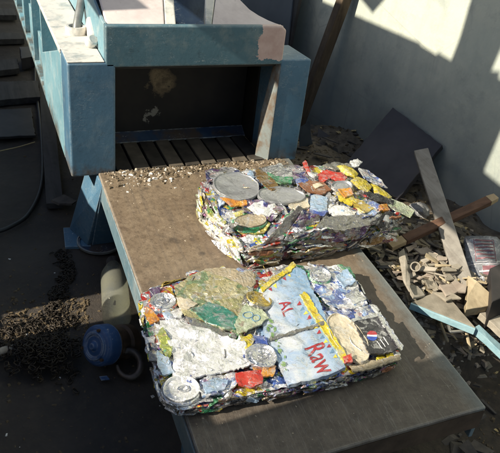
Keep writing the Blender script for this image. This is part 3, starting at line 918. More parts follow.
class Bale:
    def __init__(s, y0, label, poly, htop, hbase=0.0):
        s.e = empty('can_bale', (0, y0, ZT*y0), (math.atan(ZT), 0, 0))
        tag(s.e, label, 'metal bale')
        s.Mi = (Matrix.Translation((0, y0, ZT*y0)) @ Matrix.Rotation(math.atan(ZT), 4, 'X')).inverted()
        s.h = htop
        s.n = 0
        s.poly = [s.l(*p) for p in poly] if poly[0][0] > 5 else [Vector(p) for p in poly]
    def l(s, px, py, h=None):
        hh = .06 if h is None else h
        for _ in range(4):
            p = s.Mi @ tz(px, py, hh)
            if h is None: hh = s.h(p.x, p.y)
        return Vector((p.x, p.y))
    def sheet(s, name, px, mat, lev=.003, amp=.006, freq=20, seed=None, step=.0052, skirt=.004, smooth=26, curl=.0, label=None, raw=False):
        s.n += 1
        seed = seed or s.n
        poly = px if raw else [s.l(*p) for p in px]
        poly = [Vector(p) for p in poly]
        rj = random.Random(seed*5+1)
        if not smooth or smooth < 40: poly = [p+Vector((rj.gauss(0, .0016), rj.gauss(0, .0016))) for p in poly]
        lift = rj.uniform(-.003, .0035)
        def zf(x, y):
            ed = edge_dist(Vector((x, y)), poly)
            return lift*max(0, 1-ed/.009) + s.h(x, y) + lev + amp*crumple(x, y, seed, freq) - curl*max(0, 1-ed/.012)**2
        bm = bmesh.new()
        sheet_bm(bm, poly, zf, step, skirt, seed)
        o = build(name, bm, FO[mat] if isinstance(mat, str) else mat, s.e, smooth=smooth)
        s.last = zf
        if label: o['label'] = label
        return o
    def lid(s, px, py, r, mat='silver', rim=None, sq=1.0, ang=0.0, tilt=(0, 0), lev=.006, body=None, tab=True, name='can_lid', flat=False):
        p = s.l(px, py)
        z = s.h(p.x, p.y) + lev
        Mx = Matrix.Translation((p.x, p.y, z)) @ Matrix.Rotation(tilt[0], 4, 'X') @ Matrix.Rotation(tilt[1], 4, 'Y') @ Matrix.Rotation(ang, 4, 'Z')
        sd = s.n = s.n+1
        bm = bmesh.new()
        prof = [(1.0, -.16), (1.015, -.08), (1.02, .0), (1.0, .055), (.955, .07), (.92, .04), (.885, -.05), (.85, -.10), (.80, -.085), (.66, -.07), (.62, -.035), (.57, -.035), (.53, -.075), (.25, -.08), (0, -.08)]
        if flat: prof = [(1.0, -.10), (1.0, .0), (.985, .03), (.96, .03), (.94, -.01), (.90, -.02), (.70, -.015), (.68, -.025), (.35, -.02), (0, -.02)]
        lathe_bm(bm, [(a*r, b*r) for a, b in prof], n=36, sx=1, sy=sq)
        for v in bm.verts:
            q = v.co
            q.z += .0035*noise.noise(Vector((q.x*45, q.y*45, sd*3.3)))
            f = 1+.07*noise.noise(Vector((q.x*30, q.y*30, sd*1.3)))
            q.x *= f
            q.y *= f
        place(bm, Mx)
        o = build(name, bm, FO[mat], s.e, smooth=45)
        if tab:
            bm = bmesh.new()
            lathe_bm(bm, [(.15*r, -.02*r), (.15*r, .03*r), (.21*r, .035*r), (.22*r, -.02*r)], Matrix.Translation((r*.12, 0, 0)), 16, 1.5, 1)
            lathe_bm(bm, [(0, .0), (.09*r, .0), (.09*r, -.05*r)], Matrix.Translation((-r*.16, 0, 0)), 12)
            place(bm, Mx)
            build('pull_tab', bm, FO['steel' if mat == 'dull' else 'silver'], o, smooth=45)
        if body:
            bm = bmesh.new()
            lathe_bm(bm, [(1.02*r, -.0015), (1.09*r, -.003), (1.15*r, -.006), (1.12*r, -.010), (1.22*r, -.015)], n=40, sx=1, sy=sq)
            for v in bm.verts:
                q = v.co
                a = math.atan2(q.y, q.x)
                f = 1+.12*crumple(a*.05, q.z*2, sd, 30)*(1 if q.length > 1.05*r else 0)
                q.x *= f
                q.y *= f
                q.z += .004*noise.noise(Vector((q.x*60, q.y*60, sd)))*(1 if q.length > 1.05*r else 0)
            place(bm, Mx)
            build('can_body', bm, FO[body], o)
        return o
    def core(s, mat_top, mat_side, seed, name='compressed_core', lev=-.004):
        """inside of the bale: many layers of can walls pressed flat"""
        rn = random.Random(seed)
        ring = resample([p.copy() for p in s.poly], .009, .002, rn)
        bm = bmesh.new()
        sheet_bm(bm, s.poly, lambda x, y: s.h(x, y)+lev+.008*crumple(x, y, seed, 24), .008, 0, seed, .0015)
        top = build(name, bm, mat_top, s.e)
        bm = bmesh.new()
        cx = sum((p.x for p in ring))/len(ring)
        cy = sum((p.y for p in ring))/len(ring)
        n = len(ring)
        nl = 12
        rows = []
        for j in range(nl+1):
            t = j/nl
            row = []
            for i, p in enumerate(ring):
                hh = s.h(p.x, p.y)+lev-.003
                a, b = ring[i-1], ring[(i+1) % n]
                nm = Vector(((b-a).y, -(b-a).x)).normalized()
                if nm.dot(Vector((p.x-cx, p.y-cy))) < 0: nm = -nm
                o_ = .008*noise.noise(Vector((i*.22, j*1.9, seed))) + .005*noise.noise(Vector((i*.7, j*3.1, seed+5))) - .004*(abs(t-.5)*2)**3
                q = p + nm*o_
                row.append(bm.verts.new((q.x, q.y, .001+hh*t + (.003*noise.noise(Vector((i*.4, j*2, seed+9))) if 0 < j < nl else 0))))
            rows.append(row)
        for a, b in zip(rows, rows[1:]):
            for i in range(n): bm.faces.new((a[i], a[(i+1) % n], b[(i+1) % n], b[i]))
        build(name, bm, mat_side, s.e)
    def side(s, A, B, mats, n, seed, Lr=(.03, .11), Hr=(.008, .028), jut=(.0, .006), slant=.12, name='crushed_can', zmin=.008, zpad=.008):
        """flattened cans pressed into one side face between local points A and B"""
        rn = random.Random(seed)
        A, B = Vector(A), Vector(B)
        d = (B-A)
        L = d.length
        d.normalize()
        nm = Vector((d.y, -d.x))
        for i in range(n):
            ll, hh = rn.uniform(*Lr), rn.uniform(*Hr)
            ll = min(ll, L*.8)
            u = rn.uniform(ll*.47, max(ll*.48, L-ll*.47))
            c = A + d*u
            ht = s.h(c.x, c.y)
            z = rn.uniform(zmin, max(zmin+.001, ht-zpad))
            k = 9
            poly = []
            for q in range(k):
                a = 2*math.pi*q/k + rn.uniform(-.2, .2)
                e_ = .75
                poly.append(Vector((abs(math.cos(a))**e_*math.copysign(1, math.cos(a))*ll/2*rn.uniform(.8, 1.1), abs(math.sin(a))**e_*math.copysign(1, math.sin(a))*hh/2*rn.uniform(.7, 1.15))))
            a = rn.gauss(0, slant) + slant*.0
            tiltx = rn.gauss(.1, .35)
            Mf = Matrix(((d.x, 0, nm.x, 0), (d.y, 0, nm.y, 0), (0, 1, 0, 0), (0, 0, 0, 1)))
            Mx = Matrix.Translation((c.x+nm.x*(.003+rn.uniform(*jut)), c.y+nm.y*(.003+rn.uniform(*jut)), z)) @ Mf @ Matrix.Rotation(a, 4, 'Z') @ Matrix.Rotation(tiltx, 4, 'X')
            bm = bmesh.new()
            sd = seed*13+i
            amp = rn.uniform(.005, .010)
            sheet_bm(bm, poly, lambda x, y: amp*crumple(x, y, sd, 30)+.0015-max(0, abs(y)/hh*2-.5)*.002, .0055, .004, sd, .001)
            bend, ph = rn.gauss(0, .006), rn.uniform(0, 6)
            for v in bm.verts:
                v.co.y += bend*math.sin(v.co.x*38+ph)+rn.uniform(-.0004, .0004)
            # never below the tray
            place(bm, Mx)
            for v in bm.verts: v.co.z = max(v.co.z, .0008)
            o = build(name, bm, FO[rn.choice(mats)], s.e, smooth=28)
    def rims(s, n, seed, mats, Lr=(.015, .05), r=(.0008, .0017), poly=None):
        """thin folded can rims and torn edges standing out of the crush"""
        rn = random.Random(seed)
        poly = poly or s.poly
        x0, x1 = min(p.x for p in poly), max(p.x for p in poly)
        y0, y1 = min(p.y for p in poly), max(p.y for p in poly)
        k = 0
        while k < n:
            c = Vector((rn.uniform(x0, x1), rn.uniform(y0, y1)))
            if not inside(c, poly): continue
            k += 1
            a, L, cv = rn.uniform(0, 6.28), rn.uniform(*Lr), rn.gauss(0, 22)
            pts, rr = [], []
            m = 7
            p = c.copy()
            rmax = rn.uniform(*r)
            for i in range(m+1):
                zz = s.h(p.x, p.y) + .0065 + .005*noise.noise(Vector((p.x*40, p.y*40, seed+k)))
                if not inside(p, poly): break
                pts.append((p.x, p.y, zz))
                rr.append(rmax*(.35+.65*math.sin(math.pi*(i+.4)/(m+.8))))
                a += cv*L/m + rn.gauss(0, .16)
                p = p + Vector((math.cos(a), math.sin(a)))*L/m
            if len(pts) < 3: continue
            bm = bmesh.new()
            tube_bm(bm, pts, rr, 5)
            build('folded_rim', bm, FO[rn.choice(mats)], s.e, smooth=60)
    def clutter(s, poly, mats, n, seed, Lr=(.035, .075), Wr=(.02, .04), lev=(-.002, .003), amp=.007):
        """flattened cans lying in the top face"""
        rn = random.Random(seed)
        poly = [Vector(p) for p in poly]
        x0, x1 = min(p.x for p in poly), max(p.x for p in poly)
        y0, y1 = min(p.y for p in poly), max(p.y for p in poly)
        k = 0
        while k < n:
            c = Vector((rn.uniform(x0, x1), rn.uniform(y0, y1)))
            if not inside(c, poly): continue
            k += 1
            ll, ww = rn.uniform(*Lr), rn.uniform(*Wr)
            a0 = rn.uniform(0, 6.28)
            pl = []
            for q in range(9):
                a = 2*math.pi*q/9+rn.uniform(-.2, .2)
                x = abs(math.cos(a))**.7*math.copysign(1, math.cos(a))*ll/2*rn.uniform(.8, 1.1)
                y = abs(math.sin(a))**.7*math.copysign(1, math.sin(a))*ww/2*rn.uniform(.75, 1.15)
                pl.append(c+Vector((x*math.cos(a0)-y*math.sin(a0), x*math.sin(a0)+y*math.cos(a0))))
            s.sheet('can_scrap', pl, rn.choice(mats), rn.uniform(*lev), amp*rn.uniform(.7, 1.4), rn.uniform(20, 38), seed=seed*7+k, step=.0052, curl=.004, raw=True)

# ---- front bale: flat, in the sun -------------------------------------------------
b1poly = [(142, 294), (160, 287), (178, 281), (196, 272), (215, 268), (252, 270), (285, 263), (335, 266), (350, 273), (365, 303), (384, 321), (399, 350), (398, 357), (352, 373), (300, 383), (260, 391), (200, 402), (180, 405), (164, 394), (154, 355), (146, 322)]
def h1(x, y): return .034 + .004*noise.noise(Vector((x*9, y*9, 4)))
b1 = Bale(-.575, 'low front bale of flattened cans topped by a blue and white printed sheet', b1poly, h1)
b1.core(FO['p_mix'], FO['p_dark'], 11)
P1 = b1.l
b1.clutter([p for p in b1.poly], ['silver', 'p_blue', 'p_mix', 'white', 'lblue', 'steel', 'silver', 'p_green'], 70, 21, Lr=(.02, .06), Wr=(.012, .034), lev=(-.002, .005))
# corner with red, purple and yellow print around a drinks lid
b1.sheet('crushed_can', [(141, 294), (152, 290), (172, 287), (176, 298), (168, 318), (152, 322), (146, 312)], 'p_red', .002, .006, 26)
b1.sheet('label_scrap', [(145, 308), (152, 312), (158, 321), (150, 326), (145, 318)], 'orange', .006, .004, 30)
b1.sheet('label_scrap', [(148, 291), (160, 288), (160, 295), (150, 299)], 'purple', .007, .003, 30)
b1.lid(163, 304, .0285, 'silver', body='p_red', lev=.009, sq=.86)
# olive and gold carton, teal lower part
b1.sheet('crushed_carton', [(205, 269), (228, 268), (253, 272), (256, 284), (243, 296), (222, 288), (203, 281)], 'tan', .005, .006, 14)
b1.sheet('crushed_carton', [(176, 288), (190, 277), (205, 273), (228, 281), (247, 290), (245, 318), (236, 334), (222, 331), (200, 322), (184, 316), (176, 303)], 'olive', .008, .006, 15, step=.0055)
b1.sheet('teal_print', [(190, 312), (199, 310), (208, 304), (222, 310), (238, 321), (235, 333), (222, 331), (202, 323)], 'teal', .0098, .006, 15, seed=34, label='teal green lower part of the crushed carton')
b1.sheet('label_scrap', [(177, 300), (190, 302), (197, 308), (186, 313), (178, 310)], 'cream', .0112, .005, 20)
b1.sheet('folded_rim', [(184, 317), (200, 322), (224, 332), (237, 337), (234, 341), (216, 338), (192, 327)], 'steel', .006, .006, 20)
# white crumpled sheet
b1.sheet('crumpled_white_sheet', [(160, 322), (172, 321), (186, 323), (206, 331), (230, 341), (243, 346), (252, 362), (240, 368), (214, 374), (190, 381), (172, 377), (174, 356), (163, 336)], 'white', .008, .019, 23, step=.0046, skirt=.006)
b1.sheet('crumpled_white_sheet', [(196, 368), (232, 361), (254, 363), (246, 371), (214, 378), (194, 381)], 'white', .012, .004, 12, step=.0048)
b1.sheet('crushed_can', [(154, 326), (163, 330), (172, 346), (170, 360), (160, 350), (155, 338)], 'p_green', .006, .008, 30)
b1.sheet('crushed_can', [(157, 352), (170, 358), (174, 374), (163, 378), (158, 366)], 'lblue', .004, .009, 30)
b1.lid(181, 391, .0355, 'white', body='silver', lev=.006, sq=.88, tab=True)
b1.sheet('crushed_can', [(199, 383), (214, 377), (236, 374), (240, 384), (222, 394), (203, 398)], 'p_blue', .005, .010, 32)
b1.sheet('crushed_can', [(200, 386), (216, 380), (228, 383), (224, 393), (206, 397)], 'lblue', .009, .008, 40)
# red and orange scrap, lid with yellow and blue body
b1.sheet('red_scrap', [(236, 377), (248, 376), (262, 374), (263, 387), (250, 390), (238, 389)], 'red', .011, .006, 22, label='red scrap of can wall near the front edge')
b1.sheet('orange_scrap', [(252, 371), (268, 366), (277, 369), (274, 379), (262, 381)], 'orange', .010, .005, 26)
b1.sheet('crushed_can', [(238, 341), (252, 336), (268, 342), (277, 362), (268, 374), (250, 370), (242, 356)], 'p_blue', .006, .006, 24)
b1.sheet('label_scrap', [(239, 342), (250, 337), (254, 344), (246, 352), (240, 350)], 'yellow', .012, .004, 30)
b1.sheet('label_scrap', [(252, 338), (266, 342), (268, 350), (255, 349)], 'blue', .012, .004, 30)
b1.lid(260, 361, .033, 'silver', body=None, lev=.016, sq=.95)
# pale green scrap with blue loops, gold can end
b1.lid(258, 304, .030, 'gold', body='steel', lev=.016, sq=.9, tab=False, tilt=(-.12, .25))
b1.sheet('pale_green_scrap', [(240, 312), (250, 306), (262, 314), (268, 323), (258, 331), (238, 338), (234, 330)], 'pale_green', .014, .004, 16, label='pale green scrap printed with blue loops')
zl = b1.last
M['ink_blue'] = m_plain('blue_ink', (.10, .20, .32), (.16, .28, .40), 60, .5, 0)
def m_ink(name, c):
    k = NB(name)
    v = k.coords()
    return foil_finish(k, v, k.mix(k.noise(v, 40, 4), c, tuple(min(.8, x*1.25+.03) for x in c)), 40, .3, .36, .3)
M['ink_red'] = m_ink('red_ink', (.36, .03, .04))
M['ink_green'] = m_plain('green_ink', (.09, .20, .06), (.26, .36, .18), 90, .45, 0)
M['ink_white'] = m_plain('white_ink', (.7, .7, .7), (.8, .8, .8), 60, .45, 0)
M['ink_dblue'] = m_plain('deep_blue_ink', (.03, .07, .36), (.05, .12, .5), 60, .45, 0)
M['ink_yellow'] = m_plain('yellow_ink', (.70, .54, .05), (.8, .66, .12), 60, .45, 0)
bm = bmesh.new()
for cx, cy, ax_, ay_ in ((247, 320, 5, 3), (255, 323, 4, 3)):
    pts = []
    for q in range(17):
        a = 2*math.pi*q/16
        p = P1(cx+ax_*math.cos(a), cy+ay_*math.sin(a))
        pts.append((p.x, p.y, zl(p.x, p.y)+.0006))
    tube_bm(bm, pts, .0011, 5, False)
lastp = [o for o in C.objects if o.name.startswith('pale_green_scrap')][-1]
build('printed_loops', bm, M['ink_blue'], lastp)
# the blue and white printed sheet
k = NB('printed_sheet')
v = k.coords()
x, y, z = k.xyz(k.tc.outputs['Object'])
n1 = k.noise(v, 22, 6, .6, .5)
col = k.mix(k.ramp(n1, [(.36, 0.0), (.62, 1.0)]), (.34, .48, .68), (.66, .69, .74))
bl = k.ramp(k.math('ADD', x, k.math('MULTIPLY', k.math('SUBTRACT', n1, .5), .10)), [(.22, 0.0), (.30, 1.0)])
col = k.mix(k.math('MULTIPLY', bl, .75), col, (.20, .38, .62))
M['printed'] = foil_finish(k, v, col, 34, .30, .34, .35)
pan = b1.sheet('printed_sheet', [(259, 291), (276, 282), (292, 269), (303, 273), (310, 290), (319, 305), (335, 343), (347, 371), (330, 378), (303, 385), (288, 387), (276, 364), (266, 342), (262, 325), (266, 306)], M['printed'], .011, .009, 11, seed=77, step=.006, skirt=.01, label='blue and white printed sheet with red lettering')
zp = b1.last
def ink(name, polys, mat, parent=pan, lift=.0007, zfun=None):
    zfun = zfun or zp
    bm = bmesh.new()
    for pl in polys:
        q = resample([P1(*p) for p in pl], .004, 0, random.Random(1))
        sheet_bm(bm, q, lambda x, y: zfun(x, y)+lift, .004, 0, 3, 0)
    return build(name, bm, mat, parent)
def strip_px(a, b, wd, k=1):
    (x0, y0), (x1, y1) = a, b
    L = math.hypot(x1-x0, y1-y0)
    nx_, ny_ = -(y1-y0)/L*wd/2, (x1-x0)/L*wd/2
    return [(x0+nx_, y0+ny_), (x1+nx_, y1+ny_), (x1-nx_, y1-ny_), (x0-nx_, y0-ny_)]
b1.sheet('yellow_strip', strip_px((301, 297), (346, 364), 5.2), 'yellow', .0122, .009, 11, seed=77, step=.0045, skirt=.004)
b1.sheet('yellow_strip', strip_px((261, 293), (294, 268), 5.4), 'yellow', .0122, .009, 11, seed=77, step=.0045, skirt=.004)
b1.sheet('grey_seam', strip_px((269, 343), (323, 327), 3.2), 'steel', .0122, .009, 11, seed=77, step=.0045, skirt=.003)
b1.sheet('red_corner', [(341, 362), (349, 360), (351, 367), (343, 369)], 'red', .018, .002, 20)
def flags(a, b, n, side, cols, sz=5):
    (x0, y0), (x1, y1) = a, b
    L = math.hypot(x1-x0, y1-y0)
    dx, dy = (x1-x0)/L, (y1-y0)/L
    nx_, ny_ = -dy*side, dx*side
    for c in range(len(cols)):
        pl = []
        for i in range(c, n, len(cols)):
            t = (i+.5)/n*L
            cx, cy = x0+dx*t, y0+dy*t
            pl.append([(cx-dx*2+nx_*1, cy-dy*2+ny_*1), (cx+dx*2+nx_*1, cy+dy*2+ny_*1), (cx+nx_*sz, cy+ny_*sz)])
        for q_ in pl: ink('printed_flag', [q_], cols[c])
flags((299, 303), (338, 361), 12, 1, [M['ink_red'], M['ink_blue'], M['ink_yellow']], 5.5)
flags((266, 293), (294, 272), 6, -1 if False else 1, [M['ink_red'], M['ink_yellow'], M['ink_blue']], 5)
# green leaves along the left edge
rn = random.Random(8)
lv = []
for i in range(16):
    t = rn.random()
    cx, cy = 264+t*22+rn.uniform(-2, 5), 322+t*52+rn.uniform(-3, 3)
    a = rn.uniform(0, 3.1)
    s_ = rn.uniform(1.6, 3.6)
    lv.append([(cx+s_*math.cos(a), cy+s_*math.sin(a)), (cx-s_*.5*math.sin(a), cy+s_*.5*math.cos(a)), (cx-s_*math.cos(a), cy-s_*math.sin(a)), (cx+s_*.5*math.sin(a), cy-s_*.5*math.cos(a))])
for i, q in enumerate(lv): ink('printed_leaf', [q], M['ink_green'], lift=.0007+.0002*i)
# red lettering
def lettering(text, p0, p1, height_px, up_px):
    """baseline from p0 to p1 (photo points on the sheet), letters rising along up_px"""
    cu = bpy.data.curves.new('lettering', 'FONT')
    cu.body = text
    cu.size = 1.0
    cu.offset = .006
    cu.resolution_u = 3
    to = bpy.data.objects.new('lettering_tmp', cu)
    C.objects.link(to)
    bpy.context.view_layer.update()
    me = to.to_mesh()
    mx = max(v.co.x for v in me.vertices)
    vs = [(v.co.x/mx, v.co.y/.73) for v in me.vertices]
    fs = [tuple(p.vertices) for p in me.polygons]
    to.to_mesh_clear()
    bpy.data.objects.remove(to)
    bpy.data.curves.remove(cu)
    A_, B_ = P1(*p0), P1(*p1)
    U_ = P1(p0[0]+up_px[0], p0[1]+up_px[1]) - A_
    bm = bmesh.new()
    vv = [bm.verts.new((*(A_+(B_-A_)*a+U_*b), 0)) for a, b in vs]
    for f in fs:
        try: bm.faces.new([vv[i] for i in f])
        except ValueError: pass
    bmesh.ops.triangulate(bm, faces=bm.faces)
    for _ in range(3):
        lg = [e for e in bm.edges if e.calc_length() > .005]
        if lg: bmesh.ops.subdivide_edges(bm, edges=lg, cuts=1)
    for v in bm.verts: v.co.z = zp(v.co.x, v.co.y)+.0010
    return build('lettering', bm, M['ink_red'], pan)
lettering('Raw', (303, 351), (318, 380), 16, (19, -7))
lettering('AL', (278, 306), (283, 320), 12, (11, -3))
# blue and silver crush behind the yellow strip, lid with a green rim
b1.sheet('crushed_can', [(305, 277), (318, 268), (336, 267), (352, 274), (358, 290), (342, 296), (322, 297), (312, 290)], 'p_blue', .006, .010, 24, step=.0055)
b1.sheet('crushed_can', [(318, 298), (340, 292), (358, 290), (368, 306), (350, 312), (330, 311)], 'p_blue', .009, .011, 22, step=.0055)
b1.sheet('crushed_can', [(326, 312), (350, 310), (369, 306), (377, 318), (358, 323), (338, 322)], 'p_blue', .007, .010, 26, step=.0055)
b1.sheet('crushed_can', [(342, 298), (356, 291), (364, 303), (352, 308)], 'silver', .014, .008, 30)
b1.sheet('crushed_can', [(334, 281), (346, 274), (353, 285), (342, 292)], 'lblue', .013, .008, 30)
b1.sheet('label_scrap', [(336, 268), (349, 271), (356, 281), (348, 280)], 'green', .014, .006, 30)
b1.lid(319, 279, .026, 'silver', body='green', lev=.014, sq=.95, tilt=(.1, 0))
a_, b_ = P1(333, 316), P1(361, 364)
b1.lid(347, 340, (b_-a_).length/2, 'cream', sq=.52, ang=math.atan2((b_-a_).y, (b_-a_).x), tilt=(.0, .0), lev=.009, tab=False, name='cream_lid', flat=True)
b1.sheet('crushed_can', [(350, 367), (362, 362), (378, 361), (399, 356), (399, 360), (372, 369), (354, 373)], 'tan', .002, .005, 24)
# black label with a round emblem in a silver frame
M['black_label'] = foil('black_label', (.035, .035, .04), (.12, .12, .13), .3, .3, .3, .3)
lab = b1.sheet('black_label', [(352, 325), (380, 319), (399, 351), (386, 356), (368, 358)], M['black_label'], .009, .004, 11, seed=91, label='black can wall with a red and blue round emblem')
zb = b1.last
b1.sheet('folded_rim', strip_px((378, 318), (401, 354), 4.5), 'silver', .012, .004, 20)
b1.sheet('folded_rim', strip_px((350, 325), (378, 319), 2.5), 'silver', .012, .003, 20)
def arc(cx, cy, r, a0, a1, k=8): return [(cx+r*math.cos(a0+(a1-a0)*i/k), cy+r*.8*math.sin(a0+(a1-a0)*i/k)) for i in range(k+1)]
ink('round_emblem', [arc(371, 338, 5.2, math.pi, 2*math.pi)], M['ink_red'], lab, .0009, zb)
ink('round_emblem', [arc(371, 339.6, 5.2, 0, math.pi)], M['ink_dblue'], lab, .0009, zb)
ink('emblem_band', [[(366, 337.9), (376, 337.9), (376, 339.6), (366, 339.6)]], M['ink_white'], lab, .0012, zb)
ink('fine_print', [strip_px((376+i*3.2, 344-i*2.0), (381+i*3.2, 352-i*2.0), .8) for i in range(3)], M['ink_white'], lab, .0009, zb)
# layered edges
Q = b1.poly
b1.side(Q[17], Q[15], ['p_dark', 'silver', 'steel', 'p_mix', 'dark', 'lblue', 'p_red'], 14, 31, (.03, .08), (.006, .012), slant=.06)
b1.side(Q[15], Q[14], ['p_dark', 'dark', 'steel', 'silver', 'p_dark'], 10, 32, (.03, .08), (.005, .011), slant=.06)
b1.side(Q[14], Q[13], ['p_dark', 'dark', 'steel', 'silver', 'p_dark', 'p_blue'], 16, 42, (.04, .10), (.005, .011), slant=.05)
b1.side(Q[13], Q[12], ['dark', 'steel', 'p_dark', 'brown', 'silver'], 12, 33, (.03, .08), (.005, .012), slant=.07)
b1.side(Q[12], Q[10], ['steel', 'silver', 'p_dark', 'dark'], 8, 34, (.02, .05), (.006, .014))
b1.side(Q[10], Q[8], ['steel', 'silver', 'p_dark', 'p_blue'], 10, 35, (.03, .07), (.006, .014))
b1.side(Q[20], Q[19], ['p_green', 'silver', 'white', 'p_mix'], 8, 37, (.02, .05), (.007, .014))
b1.side(Q[19], Q[18], ['silver', 'p_green', 'white', 'lblue', 'p_mix'], 9, 36, (.025, .06), (.007, .014))
b1.side(Q[18], Q[17], ['white', 'silver', 'p_mix'], 5, 38, (.02, .04), (.007, .013))
b1.side(Q[0], Q[20], ['p_green', 'p_red', 'p_mix', 'yellow'], 6, 41, (.02, .04), (.007, .014))
b1.side(Q[4], Q[0], ['silver', 'steel', 'p_green', 'p_mix', 'gold'], 14, 39, (.03, .07), (.007, .014))
b1.side(Q[7], Q[4], ['silver', 'steel', 'p_blue', 'p_mix', 'green'], 16, 40, (.03, .07), (.007, .014))
b1.rims(34, 61, ['silver', 'silver', 'steel', 'white', 'dark', 'gold'])

# ---- rear bale: thick, its front face in shade -------------------------------------
b2poly = [(.172, .012), (.24, .038), (.34, .055), (.47, .050), (.565, .048), (.620, -.03), (.652, -.13), (.682, -.213), (.60, -.225), (.45, -.232), (.30, -.240), (.212, -.240), (.190, -.17), (.168, -.06)]
def h2(x, y):
    c = max(0, 1-math.hypot(x-.20, y+.24)/.15)
    r_ = max(0, (x-.60)/.10)
    return .098 - .045*c - .022*r_ + .006*noise.noise(Vector((x*8, y*8, 7)))
b2 = Bale(-.255, 'thick rear bale of crushed cans nearest the press, with yellow cans on top', b2poly, h2)
b2.core(FO['p_mix'], FO['p_dark'], 12)
b2.clutter([p for p in b2.poly], ['silver', 'p_mix', 'white', 'dull', 'p_red', 'p_purple', 'silver', 'lblue', 'steel'], 130, 41, Lr=(.02, .065), Wr=(.012, .034), lev=(-.002, .006), amp=.010)
b2.sheet('crushed_can', [(205, 172), (216, 168), (232, 168), (244, 173), (240, 180), (216, 179), (207, 184)], 'p_purple', .004, .008, 26)
b2.lid(236, 189, .064, 'dull', sq=.95, ang=.3, tilt=(.05, .04), lev=.010, tab=False, name='tin_lid', flat=True)['label'] = 'large dull grey lid at the left end of the bale'
b2.sheet('label_scrap', [(221, 200), (228, 202), (246, 203), (247, 207), (230, 208)], 'orange', .008, .005, 26)
b2.lid(281, 198, .066, 'dull', sq=.56, ang=-.12, tilt=(.04, .0), lev=.009, tab=False, name='tin_lid', flat=True)
b2.sheet('crushed_can', [(254, 170), (263, 174), (274, 183), (280, 191), (272, 194), (262, 188), (256, 180)], 'rust', .012, .010, 30)
b2.sheet('crushed_can', [(262, 168), (280, 165), (290, 170), (292, 180), (276, 180), (266, 176)], 'silver', .006, .010, 34)
b2.sheet('label_scrap', [(266, 176), (276, 180), (292, 181), (290, 187), (280, 188), (268, 182)], 'green', .011, .008, 30)
b2.sheet('crushed_can', [(284, 168), (298, 166), (308, 175), (306, 184), (294, 184)], 'p_purple', .006, .009, 30)
b2.sheet('label_scrap', [(294, 183), (306, 180), (308, 184), (299, 188)], 'blue', .011, .005, 30)
b2.sheet('red_strip', strip_px((303, 165), (309, 178), 3.2), 'red', .016, .003, 20)
b2.sheet('label_scrap', [(307, 176), (316, 180), (314, 183), (308, 180)], 'white', .017, .003, 30)
b2.sheet('red_scrap', [(317, 177), (326, 173), (340, 175), (347, 181), (342, 185), (330, 181), (322, 186), (318, 183)], 'red', .012, .007, 28, label='red can wall on top of the bale')
b2.sheet('brown_can', [(297, 187), (308, 184), (322, 185), (331, 192), (322, 197), (308, 195)], 'brown', .010, .005, 20, label='brown flattened can on top of the bale')
b2.sheet('label_scrap', [(312, 188), (318, 186), (322, 189), (316, 192)], 'cream', .014, .003, 20)
b2.lid(341, 189, .030, 'dull', body='steel', lev=.012, sq=.75, tab=False, name='can_base')
b2.sheet('crushed_can', [(322, 166), (334, 163), (350, 166), (352, 171), (336, 172)], 'steel', .006, .008, 28)
Y2 = [[(336, 168), (343, 167), (352, 171), (358, 176), (355, 180), (345, 177)], [(350, 184), (356, 180), (366, 184), (371, 190), (367, 195), (357, 191)], [(370, 185), (380, 190), (391, 198), (386, 200), (374, 196)], [(335, 195), (342, 193), (353, 199), (357, 206), (350, 208), (338, 203)]]
for q in Y2: b2.sheet('yellow_can', q, 'yellow', .013, .005, 22, curl=.004)
b2.sheet('label_scrap', [(337, 195), (348, 194), (352, 200), (344, 203)], 'orange', .0175, .004, 30)
b2.sheet('crushed_can', [(350, 202), (362, 205), (372, 212), (364, 216), (352, 210)], 'gold', .010, .006, 28)
b2.sheet('crushed_can', [(358, 172), (368, 174), (378, 182), (386, 190), (376, 188), (362, 180)], 'p_blue', .010, .009, 26)
b2.sheet('label_scrap', [(349, 163), (357, 161), (362, 165), (358, 169), (350, 168)], 'white', .012, .010, 40)
b2.sheet('crushed_can', [(311, 198), (318, 196), (326, 200), (326, 214), (317, 217), (310, 212)], 'lblue', .011, .006, 24)
b2.sheet('label_scrap', [(292, 204), (306, 201), (310, 209), (298, 213), (288, 209)], 'cream', .008, .005, 20)
b2.sheet('label_scrap', [(308, 213), (320, 216), (328, 215), (322, 220), (310, 218)], 'blue', .010, .005, 26)
b2.sheet('crushed_can', [(330, 205), (345, 209), (357, 214), (352, 220), (334, 218), (327, 212)], 'white', .008, .010, 26)
b2.sheet('crushed_can', [(358, 206), (372, 204), (384, 211), (374, 219), (362, 220), (355, 215)], 'p_blue', .009, .010, 30)
b2.sheet('crushed_can', [(362, 196), (380, 198), (394, 203), (392, 208), (376, 206)], 'dark', .012, .008, 26)
b2.sheet('crushed_can', [(390, 201), (402, 206), (413, 213), (410, 219), (396, 213), (386, 207)], 'pale_green', .008, .006, 24)
b2.sheet('label_scrap', [(376, 208), (386, 207), (388, 213), (378, 214)], 'orange', .013, .005, 30)
b2.sheet('crushed_can', [(240, 206), (256, 202), (272, 206), (284, 212), (272, 222), (256, 216), (244, 214)], 'p_purple', .006, .012, 34)
b2.sheet('crushed_can', [(248, 208), (262, 204), (276, 208), (270, 218), (256, 216)], 'white', .010, .012, 34)
b2.lid(250, 224, .040, 'tan', sq=.62, ang=-.1, tilt=(.10, -.05), lev=.013, tab=False, name='can_base', flat=True, body='green')
b2.sheet('crushed_can', [(228, 214), (240, 212), (262, 214), (270, 224), (262, 232), (244, 234), (232, 226)], 'p_green', .004, .010, 30)
